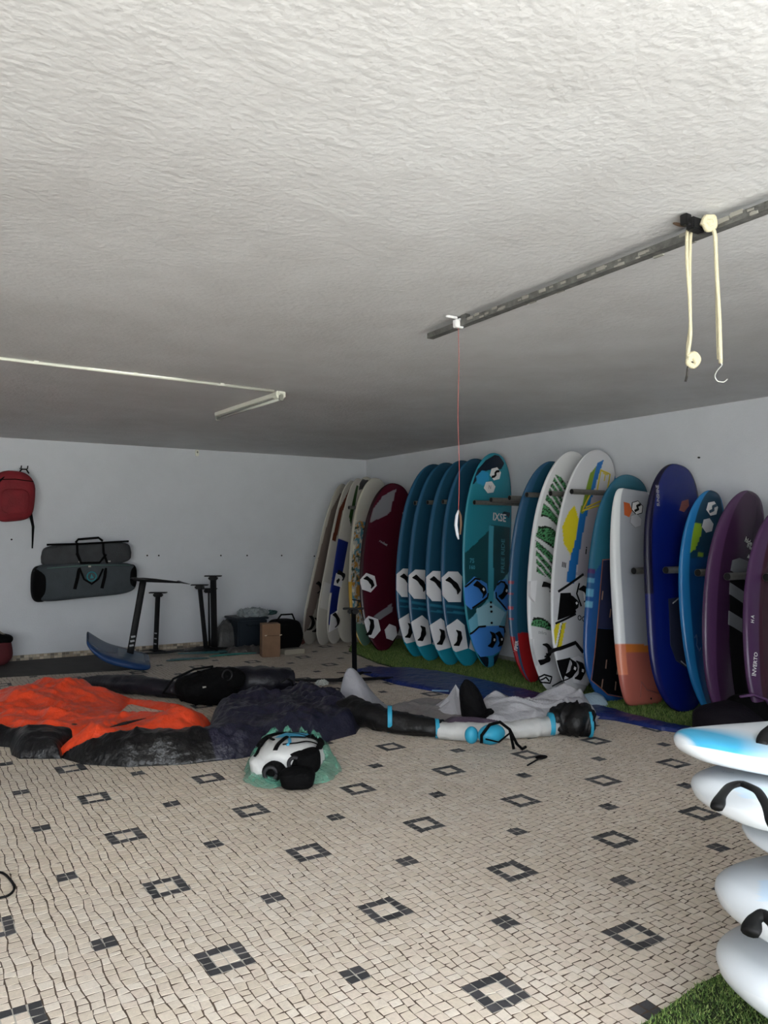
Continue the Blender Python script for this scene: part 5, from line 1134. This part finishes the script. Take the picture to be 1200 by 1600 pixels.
blob(.13, -.15, .13, .16, .18, .14, BK, 'handle_roll', 3, lump=.1); blob(.08, -.28, .06, .21, .17, .12, BK, 'pouch', 7, e=3)

# ------------------------------------------------------------------ small things on the floor
a = onz(846, 1183, .012); e = onz(824, 1196, .006)
root = thing('pump_nozzle', (a[0], a[1], 0), 'small black pump nozzle with thin stick lying right of the blue-banded kite', 'nozzle')
MB().tube([a, e], .005, 6).build('stick', BLK, root); MB().ellipsoid(a, (.05, .03, .012)).build('flat_head', BLK, root, smooth=True)
p = onz(503, 1071); g_ = np.random.default_rng(3); v, f = pillow(p + (0, 0, .025), (.13, .1, .045), e=2.2); v += g_.normal(0, .006, v.shape); v[:, 2] = np.maximum(v[:, 2], .002)
tag(mesh('crumpled_paper', v, f, mat('white scrap', '#c8cbc6', .6), None, origin=(p[0], p[1], 0)), 'scrap of crumpled white paper left of the tall mast', 'paper')
for k, (x_, y_, s_) in enumerate(((395, 1041, 'nearer the black kite bag, left'), (372, 1046, 'far left of the pair'), (470, 1043, 'toward the mast'))): 
    pass
lp = [onz(x_, y_, .006) for x_, y_ in ((-30, 1366), (0, 1363), (12, 1370), (22, 1384), (20, 1393), (8, 1401), (-10, 1405), (-40, 1404))]
tt = np.linspace(0, 7, 50); lp = np.array(lp); lp = np.stack([interp(np.arange(8), lp[:, j], tt) for j in range(3)], 1)
tag(MB().tube(lp, .0055, 8).build('power_cable', mat('black rubber', '#060607', .6, spec=.25), smooth=True, origin=lp[20]), 'loop of thin black cable on the floor at the left edge', 'cable')
# dark backpack on the turf behind the white stack
c = onz(1160, 1165) + (0, .1, .15); root = thing('backpack', (c[0], c[1], 0), 'dark plum and black backpack with purple strap in front of the purple boards', 'backpack')
v, f = pillow(c, (.62, .42, .30), e=2.4, lump=.08, seed=11); v[:, 2] = np.maximum(v[:, 2], .014); mesh('bag_body', v, f, mat('plum black fabric', '#0e0912', .75, spec=.2, bump=.4, bscale=40), root, smooth=True)
v, f = pillow(c + (.18, -.05, .02), (.34, .34, .34), e=2.4, lump=.08, seed=2); v[:, 2] = np.maximum(v[:, 2], .014); mesh('top_pocket', v, f, BK, root, smooth=True)
MB().tube([c + (-.02, -.1, .20), c + (.06, -.15, .215), c + (.14, -.2, .18), c + (.17, -.22, .11)], [.018, .02, .018, .012], 8, flat=.5).build('strap', mat('purple webbing', '#5c3a66', .6), root, smooth=True)
MB().tube([c + (-.22, -.12, .0), c + (-.2, -.19, -.03), c + (-.14, -.2, -.06)], .006, 6).build('buckle', mat('pale buckle'), root)
